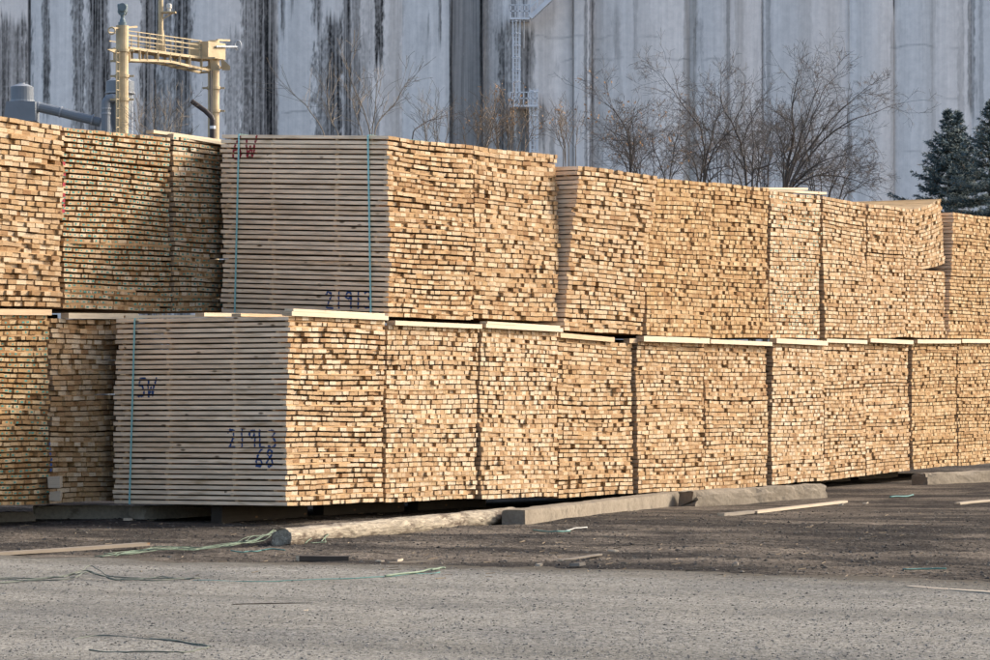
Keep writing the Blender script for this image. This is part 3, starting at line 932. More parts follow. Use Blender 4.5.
# ------------------------------------------------------------------ concrete beams, log, planks on the ground
def rough_beam(name, label, cat, p0, p1, w, h, mat, seed, rough=.008, chip=.04, group=None, zoff=-.02, seg=None, roundness=0.0, taper=0.0, ends=None):
    rnd = random.Random(seed)
    p0 = Vector((p0[0], p0[1], 0)); p1 = Vector((p1[0], p1[1], 0))
    Ln = (p1 - p0).length
    seg = seg or max(8, int(Ln / .09))
    prof = []
    nw, nh = 6, 5
    for i in range(nw): prof.append((-.5 + i / nw, 0.0))
    for i in range(nh): prof.append((.5, i / nh))
    for i in range(nw): prof.append((.5 - i / nw, 1.0))
    for i in range(nh): prof.append((-.5, 1 - i / nh))
    M = len(prof)
    d = (p1 - p0).normalized(); sdir = Vector((-d.y, d.x, 0))
    verts = []
    for k in range(seg + 1):
        t = k / seg
        c = p0.lerp(p1, t)
        gz = lerp(gh(p0.x, p0.y), gh(p1.x, p1.y), t) + zoff
        for (a, b) in prof:
            aa, bb = a, b
            if roundness:
                ang = math.atan2(b - .5, a); r = .5
                ca, cb = math.cos(ang) * r, math.sin(ang) * r + .5
                aa, bb = lerp(a, ca, roundness), lerp(b, cb, roundness)
            tp = 1 - taper * t
            u = t * Ln
            q = Vector((u * 3.1 + seed, aa * w * 9, bb * h * 9))
            e = mnoise.noise(q) * rough + mnoise.noise(q * 3.3) * rough * .5
            corner = (abs(a) > .44 and b > .9)
            ch = max(0, mnoise.noise(Vector((u * 2.0 + seed * 3, a * 5, 7))) - .1) * chip * (2.0 if corner else .6)
            endc = 0
            x = u
            if k == 0 or k == seg:
                sg = 1 if k == 0 else -1
                x += sg * (abs(mnoise.noise(Vector((aa * 4 + seed, bb * 4, k)))) * chip * 1.6)
            if (k <= 1 or k >= seg - 1) and corner: ch += chip * .5 * rnd.random()
            off = sdir * (aa * (w * tp + e * 2 - (ch if abs(a) > .44 else 0)))
            z = gz + bb * (h * tp) + (e - ch if b > .5 else 0)
            pos = p0 + d * x + off
            verts.append((pos.x, pos.y, z))
    o0 = Vector((p0.x, p0.y, gh(p0.x, p0.y)))
    verts = [(v[0] - o0.x, v[1] - o0.y, v[2] - o0.z) for v in verts]
    fs = []
    for k in range(seg):
        for i in range(M):
            j = (i + 1) % M
            fs.append((k * M + i, (k + 1) * M + i, (k + 1) * M + j, k * M + j))
    fs.append(tuple(range(M))); fs.append(tuple(seg * M + i for i in range(M - 1, -1, -1)))
    mb = MB(); mb.add(verts, fs, 0)
    o = mb.build(name, [mat])
    o.location = o0
    tag(o, label, cat, group)
    return o

def gpt(px, py, dz=0.0):
    """ground point under a pixel"""
    Y = (EYE) * F / (py - HOR)
    for _ in range(6):
        Y = (EYE - gh(px_x(px, Y), Y) - dz) * F / (py - HOR)
    return (px_x(px, Y), Y)

GC = "concrete beams along the foot of the stacks"
UW = Vector((0, .15, 0))
def off_back(p, m):       # half a width behind a front foot line
    return (p[0] - .05 * m, p[1] + m)
rough_beam("concrete_beam", "smooth squared concrete beam in the middle of the front row's foot", "beam", off_back(gpt(514, 524.5), .15), off_back(gpt(686, 503), .15), .30, .20, CONCRETE, 101, rough=.003, chip=.02, group=GC)
rough_beam("concrete_beam", "broken concrete beam with crumbled edges continuing the smooth one", "beam", off_back(gpt(688, 506.5), .16), off_back(gpt(820, 498), .16), .32, .235, CONCRETE, 102, rough=.014, chip=.09, group=GC)
rough_beam("concrete_beam", "short concrete beam by the golden packs, near end blackened", "beam", off_back(gpt(921, 485), .16), off_back(gpt(1010, 481), .16), .32, .21, CONCRETE, 103, rough=.010, chip=.06, group=GC)
rough_beam("concrete_beam", "dirty concrete beam with a pale broken end, under the strapped side", "beam", off_back(gpt(136, 519.5), .13), off_back(gpt(262, 513.5), .13), .27, .185, CONCRETE_LIT, 104, rough=.008, chip=.06, group=GC)
rough_beam("concrete_beam", "dirty concrete beam in front of the shaded rear packs", "beam", off_back(gpt(33, 519), .13), off_back(gpt(134, 518.5), .13), .27, .185, CONCRETE_LIT, 105, rough=.008, chip=.05, group=GC)
rough_beam("concrete_beam", "low pale concrete beam at the picture's edge, before the rear packs", "beam", off_back(gpt(-45, 523), .13), off_back(gpt(32, 521), .13), .25, .13, CONCRETE, 106, rough=.010, chip=.06, group=GC)
# blackened end of the short beam
tar = flat_mat("black_tar_stain", (.035, .033, .033), .85, .3, 9)
la = gpt(920, 485.6); lb = gpt(936, 485.3)
# peeled log
log = rough_beam("peeled_log", "long peeled log lying on the dirt, butting the smooth concrete beam", "log", off_back(gpt(281, 543.5), .10), off_back(gpt(512, 521.5), .11), .25, .195, LOG_MAT, 107, rough=.014, chip=.05, roundness=.75, zoff=-.02)

GP = "planks lying on the ground"
def ground_plank(label, p0, p1, w, h, mat, seed, dz0=.004, dz1=.004, taper=0.0, name="plank"):
    a = gpt(*p0); b = gpt(*p1)
    plank(name, label, "plank", (a[0], a[1], gh(*a) + dz0), (b[0], b[1], gh(*b) + dz1), w, h, [mat, END_PALE], seed, GP, taper=taper, warp=.012, seg=10)
ground_plank("long pale plank on the dirt below the broken concrete beam", (753, 514), (845, 502.5), .10, .034, PALE_PL, 111)
ground_plank("short half-buried stub of wood left of the long pale plank", (721, 516), (751, 514), .10, .04, OLD_PL, 112)
ground_plank("pale plank on the dirt at the picture's edge below the short beam", (957, 505), (1004, 501), .10, .028, PALE_PL, 113)
ground_plank("weathered grey plank on the gravel's edge, tapering to a raised end", (1010, 597), (906, 588.5), .12, .028, PALE_PL, 114, taper=.5)
ground_plank("long split plank lying across the dirt, with a shaded hollow under it", (-20, 557), (146, 549.5), .14, .03, MID_PL, 115, dz0=.0, dz1=.05)
ground_plank("thin splintered slat beside the long split plank", (30, 559.5), (115, 557), .06, .015, MID_PL, 116)
ground_plank("small black board by the frayed end of the log", (298, 561.5), (347, 560.5), .16, .05, DARK_PL, 117)
ground_plank("thin dark slat pressed into the gravel", (232, 606.5), (318, 604.5), .03, .012, DARK_PL, 118)
ground_plank("thin grey lath on the dirt below the log's middle", (388, 564.5), (434, 561), .03, .012, OLD_PL, 119)
ground_plank("thin brown slat in front of the smooth concrete beam", (560, 558), (600, 554.5), .05, .015, OLD_PL, 120)
GCH = "wood chips on the dirt"
def chip(label, px, py, ln, w, h, rz, seed, mat=PALE_PL):
    rnd = random.Random(seed)
    a = gpt(px, py)
    mb = MB()
    vs = [(-ln / 2, -w * .3, 0), (ln * .1, -w / 2, 0), (ln / 2, -w * .1, .3 * h), (ln * .35, w / 2, .2 * h), (-ln * .3, w * .4, 0)]
    top = [(v[0] * .9, v[1] * .85, v[2] + h * rnd.uniform(.6, 1.1)) for v in vs]
    fs = [(4, 3, 2, 1, 0), (5, 6, 7, 8, 9)] + [(i, (i + 1) % 5, 5 + (i + 1) % 5, 5 + i) for i in range(5)]
    mb.add(vs + top, fs, 0, (.85, .4, rnd.random()))
    o = mb.build("wood_chip", [mat])
    o.location = (a[0], a[1], gh(*a) + .01)
    o.rotation_euler = (rnd.uniform(-.1, .1), rnd.uniform(-.15, .15), rz)
    tag(o, label, "wood chip", GCH)
chip("flat pale wood chip beside the upright one below the log", 380, 562.5, .09, .05, .015, .1, 1)
chip("upright pale wood chip at the gravel's edge below the log", 400, 562, .16, .035, .02, 1.2, 2)
chip("pale wood chip on the dirt below the smooth beam", 613, 552.5, .12, .04, .02, .2, 3)
chip("grey wood chip at the gravel's edge below the smooth beam", 539, 567, .07, .05, .03, .0, 4)
chip("dark-edged bark chunk at the gravel's edge, mid picture", 577, 567.5, .16, .08, .03, .15, 5, OLD_PL)
chip("tan wood chip near the end of the long split plank", 128, 521.5, .14, .03, .03, .6, 6)
chip("small tan chip at the far end of the long pale plank", 865, 504.5, .10, .05, .025, .3, 7)
chip("small tan chip on the bare dirt beyond the plank", 841, 506, .08, .05, .03, .0, 8)
chip("small grey chip left of the grey plank on the dirt", 735, 567, .08, .05, .03, .7, 9, OLD_PL)
chip("tan chip on the gravel below the dark slat", 306, 613, .05, .025, .015, .9, 10)

# timber blocks jammed at the foot of the rear packs
for i, (pxa, pya, sz, lab) in enumerate(((55, 482, .15, "split timber block jammed against the rear packs' foot, the higher one"),
                                         (56, 496, .13, "split timber block under the other one at the rear packs' foot"))):
    s = s_of(pxa, ROW2 - .15); b = pt(s, ROW2 - .15)
    mb = MB(); rnd = random.Random(i)
    c = []
    for q in range(8):
        c.append((b.x + (sz * .5 if q & 1 else -sz * .5) + rnd.uniform(-.008, .008), b.y + (.1 if q & 2 else -.06) + rnd.uniform(-.01, .01),
                  px_z(pya, b.y) + (sz * .42 if q & 4 else -sz * .45) + rnd.uniform(-.012, .012)))
    mb.hexa(c, [0] * 6, (.8, .4, .5))
    o = mb.build("timber_block", [PALE_PL])
    tag(o, lab, "timber block")

# plastic twine and strap ends on the ground
TW_PALE = flat_mat("pale_green_twine", (.16, .205, .14), .6, .3, 12)
TW_TEAL = flat_mat("teal_strap_scrap", (.075, .18, .16), .6, .3, 6)
TW_GREY = flat_mat("dusty_twine", (.14, .15, .12), .8, .3, 12)
def twine(label, paths, mat, r, seed, group="twine and strap ends on the ground", jit=.03, lift=.012, flatw=None):
    rnd = random.Random(seed)
    mb = MB()
    for path in paths:
        pts = [gpt(*p[:2]) for p in path]
        lifts = [p[2] if len(p) > 2 else 0 for p in path]
        P3 = []
        for i in range(len(pts) - 1):
            n = 7
            for k in range(n):
                t = k / n
                x = lerp(pts[i][0], pts[i + 1][0], t) + rnd.gauss(0, jit); y = lerp(pts[i][1], pts[i + 1][1], t) + rnd.gauss(0, jit * 2.5)
                P3.append(Vector((x, y, gh(x, y) + lift + abs(rnd.gauss(0, .006)) + lerp(lifts[i], lifts[i + 1], t) + (.016 if y < 30.3 else 0))))
        # smooth
        for _ in range(2):
            P3 = [P3[0]] + [(P3[i - 1] + P3[i] * 2 + P3[i + 1]) / 4 for i in range(1, len(P3) - 1)] + [P3[-1]]
        mb.tube(P3, r, 4)
    o = mb.build("plastic_twine", [mat], smooth=True)
    tag(o, label, "twine", group)
rt = random.Random(5)
bund = []
for i in range(9):
    j = lambda a: rt.uniform(-a, a)
    bund.append([(92 + i * 4, 556 + j(1.5)), (130, 554 + j(2)), (165, 552 + j(2.0), .03), (200, 550 + j(1.5)), (235, 548 + j(2), .03), (256, 545 + j(2), .05), (277, 540 + j(2), .06)])
twine("tangle of pale green twine trailing from the log's frayed end", bund, TW_PALE, .0036, 1)
twine("loop of pale twine beside the log's near end", [[(300, 542.5), (316, 540), (329, 538, .05), (326, 543.5), (310, 545)], [(304, 543), (322, 539.5, .03), (330, 540.5, .04), (318, 544)]], TW_PALE, .006, 2)
twine("teal strap end on the dirt below the log", [[(230, 553), (250, 553.5), (262, 551), (290, 550.5)]], TW_TEAL, .007, 3)
lng = []
for i in range(4):
    j = lambda a: rt.uniform(-a, a)
    lng.append([(-10, 585 + j(3)), (40, 584 + j(2.5)), (72, 581 + j(3), .02), (90, 577 + j(4), .05), (110, 583 + j(2)), (160, 583 + j(2)), (200, 581.5 + j(1.5))])
twine("dusty green twine strung across the gravel near the picture's edge", lng, TW_GREY, .005, 4)
twine("long teal strap lying across the gravel below the log", [[(195, 582.5), (240, 584), (300, 582.5), (360, 580), (415, 576), (445, 574)]], TW_TEAL, .006, 5, jit=.012, lift=-.004)
twine("pale tip of strap at the gravel's edge below the log", [[(385, 579), (420, 575), (436, 572), (447, 571)], [(432, 574), (442, 572.5)]], TW_PALE, .010, 6, jit=.01)
twine("dusty loop of twine half buried in the near gravel", [[(72, 642), (95, 638), (140, 640), (185, 644), (210, 650), (190, 655), (168, 655)], [(150, 641), (190, 646), (213, 649)], [(90, 653), (130, 655), (178, 655)]], TW_GREY, .005, 7, jit=.014, lift=-.001)
twine("teal strap scrap on the dirt in front of the smooth beam", [[(533, 531.5), (556, 533), (570, 532)]], TW_TEAL, .009, 8, jit=.01)
twine("white strap end on the dirt in front of the smooth beam", [[(567, 532), (576, 529.5), (588, 528)]], flat_mat("white_strap", (.36, .345, .31), .6), .009, 9, jit=.01)
twine("teal strap scrap on the dirt near the short beam", [[(890, 498), (905, 497.5), (915, 495.5)]], TW_TEAL, .013, 10, jit=.01)
twine("teal strap scrap on the dirt near the grey plank", [[(904, 571), (930, 572), (950, 572)]], TW_TEAL, .007, 11, jit=.01)

# loose stones and wood litter
def stones(name, n, region, rmin, rmax, mats, seed, on_road, label):
    rnd = random.Random(seed)
    mb = MB()
    base = [(1, 0, 0), (-1, 0, 0), (0, 1, 0), (0, -1, 0), (0, 0, 1), (0, 0, -1)]
    fs = [(0, 2, 4), (2, 1, 4), (1, 3, 4), (3, 0, 4), (2, 0, 5), (1, 2, 5), (3, 1, 5), (0, 3, 5)]
    pts = []
    for i in range(n):
        py = region[2] + (region[3] - region[2]) * rnd.random()
        px = rnd.uniform(region[0], region[1])
        Y = EYE * F / (py - HOR); X = px_x(px, Y)
        pts.append((X, Y))
    A = np.array(pts)
    T = (A[:, 0] - E0[0]) * EN[0] + (A[:, 1] - E0[1]) * EN[1]
    H = ground_h(A[:, 0], A[:, 1])
    HR = road_z(A[:, 0], A[:, 1])
    for (X, Y), t, h, hr in zip(pts, T, H, HR):
        if on_road and t < .15: continue
        if not on_road and t > -.15: continue
        z = hr if on_road else h
        r = rmin + (rmax - rmin) * rnd.random() ** 4.5
        a = rnd.uniform(0, 6.3); ca, sa = math.cos(a), math.sin(a)
        sx, sy, sz = r * rnd.uniform(.8, 1.5), r * rnd.uniform(.7, 1.1), r * rnd.uniform(.4, .7)
        vs = []
        for b in base:
            p = (b[0] * sx + rnd.uniform(-.35, .35) * r, b[1] * sy + rnd.uniform(-.35, .35) * r, b[2] * sz + rnd.uniform(-.2, .2) * r)
            vs.append((X + p[0] * ca - p[1] * sa, Y + p[0] * sa + p[1] * ca, z + sz * .15 + p[2]))
        mb.add(vs, fs, 0, (1, .5, rnd.random()))
    o = mb.build(name, mats)
    o["kind"] = "stuff"
    o["label"] = label; o["category"] = "stones"
    return o
def stone_mat(name, a, b):
    m, nt, bs = new_mat(name)
    L, W, S = tone_attr(nt)
    c = mixc(nt, S, a, b)
    c = mixc(nt, 1.0, c, ramp(nt, tex_noise(nt, objco(nt), 30, 3), [(.3, .75), (.7, 1.1)]), 'MULTIPLY')
    nt.links.new(c, bs.inputs["Base Color"])
    bs.inputs["Roughness"].default_value = .9
    return m
stones("road_gravel", 26000, (-10, 1000, 566, 672), .004, .0125, [stone_mat("road_stone", (.05, .048, .047), (.29, .27, .235))], 3, True, "loose dark stones scattered on the grey gravel road")
stones("dirt_gravel", 18000, (-10, 1000, 506, 592), .005, .024, [stone_mat("dirt_stone", (.03, .027, .024), (.16, .137, .11))], 4, False, "loose stones and clods scattered on the dark dirt")
def litter(n, seed):
    rnd = random.Random(seed); mb = MB()
    for i in range(n):
        py = rnd.uniform(508, 580); px = rnd.uniform(-10, 1000)
        g = gpt(px, py) if False else None
        Y = EYE * F / (py - HOR); X = px_x(px, Y)
        T = (X - E0[0]) * EN[0] + (Y - E0[1]) * EN[1]
        if T > 0 and rnd.random() < .8: continue
        z = gh(X, Y) + (.018 if T > 0 else .004)
        ln = rnd.uniform(.02, .12) * (1.8 if rnd.random() < .08 else 1); w = rnd.uniform(.004, .012)
        a = rnd.gauss(.4, .7)
        dx, dy = math.cos(a) * ln / 2, math.sin(a) * ln / 2
        mb.bar((X - dx, Y - dy, z), (X + dx, Y + dy, z + rnd.uniform(0, .012)), w, rnd.uniform(.004, .008), 0, (1, .5, rnd.random()))
    o = mb.build("wood_litter", [stone_mat("splinter_wood", (.08, .06, .04), (.36, .28, .19))])
    o["kind"] = "stuff"; o["label"] = "small splinters and bark scraps strewn over the dirt"; o["category"] = "wood litter"
litter(420, 8)

# ------------------------------------------------------------------ silo building
WY = 140.0
PXM = WY / F
def stain_shade_field():
    xs = np.concatenate([np.arange(-330, -60, 3.0), np.arange(-60, 1051, .5), np.arange(1051, 1350, 3.0)])                     # photo columns
    zs = np.concatenate([np.arange(0, 9, .4), np.arange(9, 20, .07), np.arange(20, 33.1, .5)])
    X = (xs - 495) * PXM
    A, Z = np.meshgrid(xs, zs, indexing='xy')
    PY = HOR - (Z - EYE) / PXM                         # photo rows
    st = np.zeros_like(A); tan = np.zeros_like(A)
    def streak(c, hw, y0, y1, k, rag=.5, soft=.25, fade=20, which=0):
        wob = (fbm(PY * .03 + c, A * .02 + c * 3, 3) - .5) * hw * 1.0 * rag
        edge = (fbm(A * .45 + c, PY * .13, 4, .7) - .5) * 2.4 * rag
        d = np.abs(A - c - wob) / hw + edge
        m = np.clip((1 + soft - d) / (2 * soft), 0, 1)
        fin = np.clip((y1 + fade * (fbm(A * .5, PY * .02 + c, 2) - .5) * 2 - PY) / fade, 0, 1)
        ini = np.clip((PY - y0 + fade * (fbm(A * .6 + 9, PY * 0 + c, 2) - .5)) / 12, 0, 1) if y0 > -40 else 1
        v = m * fin * ini * k
        v = v * np.clip(.62 + 1.1 * (fbm(A * .75 + c, PY * .012 + c, 3) - .28), .60, 1.12)
        speck = np.clip((fbm(A * .55 + 4 * c, PY * .38 + 7 * c, 3) - .34) * 4.5, .1, 1)
        vv = np.minimum(1, v * (1 - rag * .40 * (1 - speck)))
        nonlocal st, tan
        if which == 0: st = np.maximum(st, vv)
        else: tan = np.maximum(tan, vv)
    B = 400
    for (c, hw, y0, y1, k, rag) in (
        (10, 17, 6, B, .80, .55), (27, 1.5, -99, B, 1, .1), (3, 3, 2, B, .9, .4), (45, 3.8, -99, 108, .80, .6), (78, 5.5, -99, B, .80, .8), (98, 9.5, -99, B, .96, .35), (107, 3.5, 15, B, .8, .5), (88, 3, 20, B, .7, .7),
        (149, 9.5, -99, B, .93, .45), (166, 5.5, -99, B, .72, .8), (181, 10, -99, B, .86, .5), (158, 5, 60, B, .7, .9),
        (233, 8, 20, B, .55, 1.0), (246, 6, -99, B, .75, .7), (257, 9, -99, B, .88, .45), (269, 7.2, -99, B, .95, .25), (282, 2, -99, 42, .75, .6), (291.5, 1.5, -99, 12, .7, .4),
        (317, 5, -99, 30, .75, .8), (321, 8, 25, B, .78, 1.0), (334, 9.5, 2, B, .97, .5), (347, 4, -99, B, .93, .3), (355.5, 4.5, -99, B, .80, .5), (365, 6, 20, B, .50, 1.0), (370, 6, -99, 80, .35, .9),
        (378.5, 4.5, -99, 64, .92, .5), (376, 3, 100, B, .6, .7), (424, 9, 10, 60, .18, 1.0), (428, 1, 5, 38, .5, .5), (433, 3.5, 30, 38, .6, .5), (439.5, 1.5, -99, 56, .8, .5), (450.7, 1.6, -99, B, .85, .2),
        (466, 17, -99, B, .50, .12), (481.6, 2.2, -99, B, .96, .2), (492, 9, -99, B, .35, .8), (503, 6.5, 12, B, .78, .8), (513, 3.5, -99, B, .70, .6), (526, 8, 18, B, .80, .5), (522, 6, -99, 12, .7, .6), (541, 4, 88, 150, .6, .9), (553, 2.5, 100, B, .45, .8), (556, 3, 45, 70, .25, .9),  # first entry evenly darkens the recessed bay: its shade as colour
        (573.6, .7, -99, B, .5, .3), (586, 1.6, -99, B, .60, .6), (592, 2.4, -99, B, .70, .6), (600, 5, 100, B, .2, .9), (616, 4, 0, 55, .28, .8), (636, 2.2, -99, 70, .32, .7), (639, 1.6, 15, 20, .7, .2),
        (700, 4, 10, 70, .35, .8), (728.5, 1.7, -99, B, .55, .5), (763.5, 1.5, -99, B, .55, .6), (769, 2.4, -99, B, .40, .6), (757, 2, 30, B, .2, .8), (851, 2, 100, B, .42, .7), (895.3, .9, -99, 14, .95, .2), (905, 14, 85, 96, .28, 1.0),
        (962, 3.5, -99, B, .32, .7), (973.5, 3.3, -99, 118, .60, .7), (975, 6, 76, 86, .5, .9), (983, 2, -99, B, .3, .7), (808, 12, 88, B, .16, .9), (835, 6, 60, B, .14, .9)):
        streak(c, hw, y0, y1, k, rag)
    for (c, hw, y0, y1, k, rag) in ((395, 7, -99, B, .62, .5), (388, 5, 60, B, .4, .8), (485, 4, -99, B, .5, .5), (520, 12, 100, B, .7, .7), (505, 14, 112, B, .75, .7), (546, 7, -99, B, .28, .7), (600, 4, -99, B, .42, .5), (612, 10, -99, 110, .25, .8),
                                    (691, 6.5, -99, B, .95, .3), (728, 4, -99, B, .4, .5), (740, 5, -99, B, .55, .5), (805, 7, -99, B, .32, .6), (833, 6, -99, B, .25, .6), (862, 4, -99, B, .2, .6), (894, 3, 10, B, .62, .5), (892, 8, -99, B, .2, .8), (934, 2.4, -99, B, .6, .5), (930, 7, -99, B, .25, .7), (640, 12, -99, B, .18, .6)):
        streak(c, hw, y0, y1, k, rag, which=1)
    # pour lines
    for y, xa, xb, k in ((29, 480, 700, .35), (43, 500, 600, .4), (52, 560, 720, .45), (104, 280, 330, .4), (39, 890, 985, .35), (92, 880, 960, .25), (143, 880, 960, .3), (60, 280, 315, .2)):
        m = (A > xa) & (A < xb)
        ln = np.clip(1 - np.abs(PY - y - (fbm(A * .08, A * 0 + y, 2) - .5) * 5) / 1.4, 0, 1) * np.clip((fbm(A * .07 + y, A * 0, 2) - .42) * 5, 0, 1)
        st = np.maximum(st, m * ln * k)
    for c, hw, k in ((-20, 8, .8), (-75, 10, .9), (-130, 7, .7), (-190, 11, .85), (-260, 9, .8), (1040, 2, .5), (1105, 3, .5), (1150, 2, .6), (1215, 3, .5), (1290, 2, .6)):
        streak(c, hw, -99, B, k, .5)
    # broad panel tone
    tone = .5 + (fbm(A * .012, PY * .004, 3) - .5) * .5
    for a, b, k in ((555, 571, .12), (575, 584, .16), (640, 656, -.10), (657, 684, .14), (742, 751, -.10), (751, 761, .18), (805, 850, -.05), (852, 860, .12), (940, 952, .10), (896, 930, .08), (0, 480, .05)):
        tone += k * np.clip(np.minimum(A - a, b - A) / 1.2 + .5, 0, 1)
    streaks = (fbm(A * .35, PY * .006, 4) - .5) * .26 * np.clip((A - 470) / 20, .35, 1)
    tone = np.clip(tone + streaks, 0, 1)
    # relief
    D = np.zeros_like(xs)
    seams = [-348, -223, -98, 27, 152, 277, 402, 527]
    for a, b in zip(seams[:-1], seams[1:]):
        m = (xs >= a) & (xs < b)
        t = (xs - a) / (b - a)
        D = np.where(m & (xs < 450), .42 * (2 * t - 1) ** 2, D)
    for a, b, k in ((484, 574, .3), (574, 592, .05), (592, 691, .35), (691, 763, .3), (763, 851, .35), (851, 895, .2), (895, 973, .3), (973, 1060, .3), (1060, 1150, .3), (1150, 1250, .3), (1250, 1360, .3)):
        m = (xs >= a) & (xs < b); t = (xs - a) / (b - a)
        D = np.where(m, k * (2 * t - 1) ** 2, D)
    for c, d in ((691, .04), (27, .05), (277, .03)):
        D = D + d * np.exp(-((xs - c) / 2.0) ** 2)
    D = np.where((xs > 451) & (xs < 482), .75, D)
    return xs, zs, X, D, st, tan, tone

xs, zs, WX, WD, ST, TAN, TONE = stain_shade_field()
m_wall, nt, b = new_mat("stained_shaded_concrete")
L, W, S = tone_attr(nt)
co = objco(nt)
fine = tex_noise(nt, co, 3.0, 6, .7)
base = mixc(nt, S, (.85, .77, .70), (.96, .89, .815))
base = mixc(nt, 1.0, base, ramp(nt, fine, [(.3, .88), (.7, 1.06)]), 'MULTIPLY')
base = mixc(nt, 1.0, base, ramp(nt, tex_noise(nt, mapping(nt, co, (2.2, 1, .06)), 2.0, 4, .6), [(.3, .86), (.7, 1.06)]), 'MULTIPLY')
base = mixc(nt, math_n(nt, 'MULTIPLY', W, .75), base, (.33, .285, .235))
spk = tex_noise(nt, mapping(nt, co, (1, 1, .6)), 7.0, 5, .75)
stf = math_n(nt, 'MULTIPLY', L, ramp(nt, spk, [(.24, .70), (.42, 1.0)]))
stf = math_n(nt, 'MINIMUM', stf, 1.0)
base = mixc(nt, stf, base, (.018, .017, .017))
nt.links.new(base, b.inputs["Base Color"])
b.inputs["Roughness"].default_value = .92
bump(nt, b, fine, .25, .02)

silo = thing("grain_silo", "tall grey concrete grain silo wall streaked with black stains, filling the background", "silo", (0, WY, 0))
def build_wall():
    nx, nz = len(xs), len(zs)
    Yf = WD[None, :].repeat(nz, 0)
    co = np.stack([WX[None, :].repeat(nz, 0), Yf, zs[:, None].repeat(nx, 1) - .3], -1).reshape(-1, 3)
    i = np.arange(nx * nz).reshape(nz, nx)
    q = np.stack([i[:-1, :-1], i[:-1, 1:], i[1:, 1:], i[1:, :-1]], -1).reshape(-1, 4)
    # back, top and ends so that it is a solid block
    n0 = len(co)
    xl, xr = WX[0], WX[-1]
    zt_ = zs[-1] - .3
    extra = np.array([[xl, 12, -.3], [xr, 12, -.3], [xr, 12, zt_], [xl, 12, zt_]])
    ext_faces = [(n0 + 1, n0, n0 + 3, n0 + 2)]
    toprow = list(i[-1]); left = list(i[:, 0]); right = list(i[:, -1])
    ext_faces.append(tuple(toprow + [n0 + 2, n0 + 3]))
    ext_faces.append(tuple([n0] + [left[0], left[-1]] + [n0 + 3]))
    ext_faces.append(tuple([right[0], n0 + 1, n0 + 2, right[-1]]))
    me = bpy.data.meshes.new("wall")
    allco = np.concatenate([co, extra])
    me.from_pydata(allco.tolist(), [], q.tolist() + ext_faces)
    a = me.attributes.new("tone", 'FLOAT_VECTOR', 'POINT')
    att = np.zeros((len(allco), 3)); att[:n0, 0] = ST.ravel(); att[:n0, 1] = TAN.ravel(); att[:n0, 2] = TONE.ravel(); att[n0:, 2] = .5
    a.data.foreach_set("vector", att.ravel())
    me.materials.append(m_wall)
    me.update()
    o = bpy.data.objects.new("wall", me)
    COL.objects.link(o); o.parent = silo
build_wall()
STEEL = flat_mat("galvanised_steel", (.78, .77, .76), .55, .15, 2)
def wp(px, py, out=.0):
    return Vector((px_x(px, WY), -out, px_z(py, WY)))
def ladder_part(pxa, pxb, ytop, ybot, out=.45, cage=True):
    mb = MB()
    for p in (pxa, pxb):
        mb.bar(wp(p, ytop, out), wp(p, ybot, out), .07, .07)
    y = ytop + 1
    while y < ybot:
        mb.bar(wp(pxa, y, out), wp(pxb, y, out), .035, .035); y += 4.2
    if cage:
        mid = (pxa + pxb) / 2
        for p in (pxa - 1.0, mid, pxb + 1.0):
            mb.bar(wp(p, ytop, out + .6), wp(p, ybot - 6, out + .6), .04, .03)
        y = ytop + 3
        while y < ybot - 6:
            mb.tube([wp(pxa - 1, y, out), wp(pxa - 1.5, y, out + .45), wp(mid, y, out + .65), wp(pxb + 1.5, y, out + .45), wp(pxb + 1, y, out)], .025, 4); y += 12
    for y in (ytop + 25, ybot - 8):
        for p in (pxa, pxb):
            mb.bar(wp(p, y, out), wp(p, y, -.3), .05, .05)
    mb.build("ladder", STEEL, silo)
ladder_part(513.5, 519, 20, 107)
ladder_part(530.5, 536.5, 90, 330)
def platform_part(pxa, pxb, yfloor, ytop, legs=True):
    mb = MB()
    a = wp(pxa, yfloor, 1.1); bb = wp(pxb, yfloor, 1.1)
    mb.box((a.x, -1.1, a.z - .09), (bb.x, .1, a.z))
    pl = mb.build("platform", STEEL, silo)
    r = MB()
    n = max(3, int((pxb - pxa) / 4.6))
    zt_ = px_z(ytop, WY); zm = lerp(a.z, zt_, .52)
    for i in range(n + 1):
        x = lerp(a.x + .03, bb.x - .03, i / n)
        r.bar((x, -1.07, a.z), (x, -1.07, zt_), .05, .05)
    for z in (zm, zt_):
        r.bar((a.x, -1.07, z), (bb.x, -1.07, z), .05, .05)
        for x in (a.x + .03, bb.x - .03):
            r.bar((x, -1.07, z), (x, -.05, z), .05, .05)
    r.build("railing", STEEL, pl)
    k = MB()
    for x in (a.x + .25, bb.x - .25):
        k.tube([(x, -.95, a.z - .09), (x, -.45, a.z - .55), (x, .05, a.z - 1.3)], .035, 5)
    k.build("bracket", STEEL, pl)
platform_part(509.5, 537.5, 106.5, 94)
platform_part(510, 529.5, 19.5, 7)
def stair_part():
    mb = MB()
    a = wp(530, 19.5, 1.1); e = wp(566, -14, 1.1)
    for dy in (0, .8):
        mb.bar(a + Vector((0, dy, 0)), e + Vector((0, dy, 0)), .05, .20)
    n = 16
    for i in range(n):
        p = a.lerp(e, (i + .5) / n)
        mb.box((p.x - .13, -1.1, p.z - .0), (p.x + .13, -.3, p.z + .05))
    up = Vector((0, 0, .95))
    for i in range(6):
        p = a.lerp(e, i / 5)
        mb.bar(p, p + up, .045, .045)
    mb.bar(a + up, e + up, .045, .045); mb.bar(a + up * .5, e + up * .5, .04, .04)
    mb.build("stair", STEEL, silo)
stair_part()

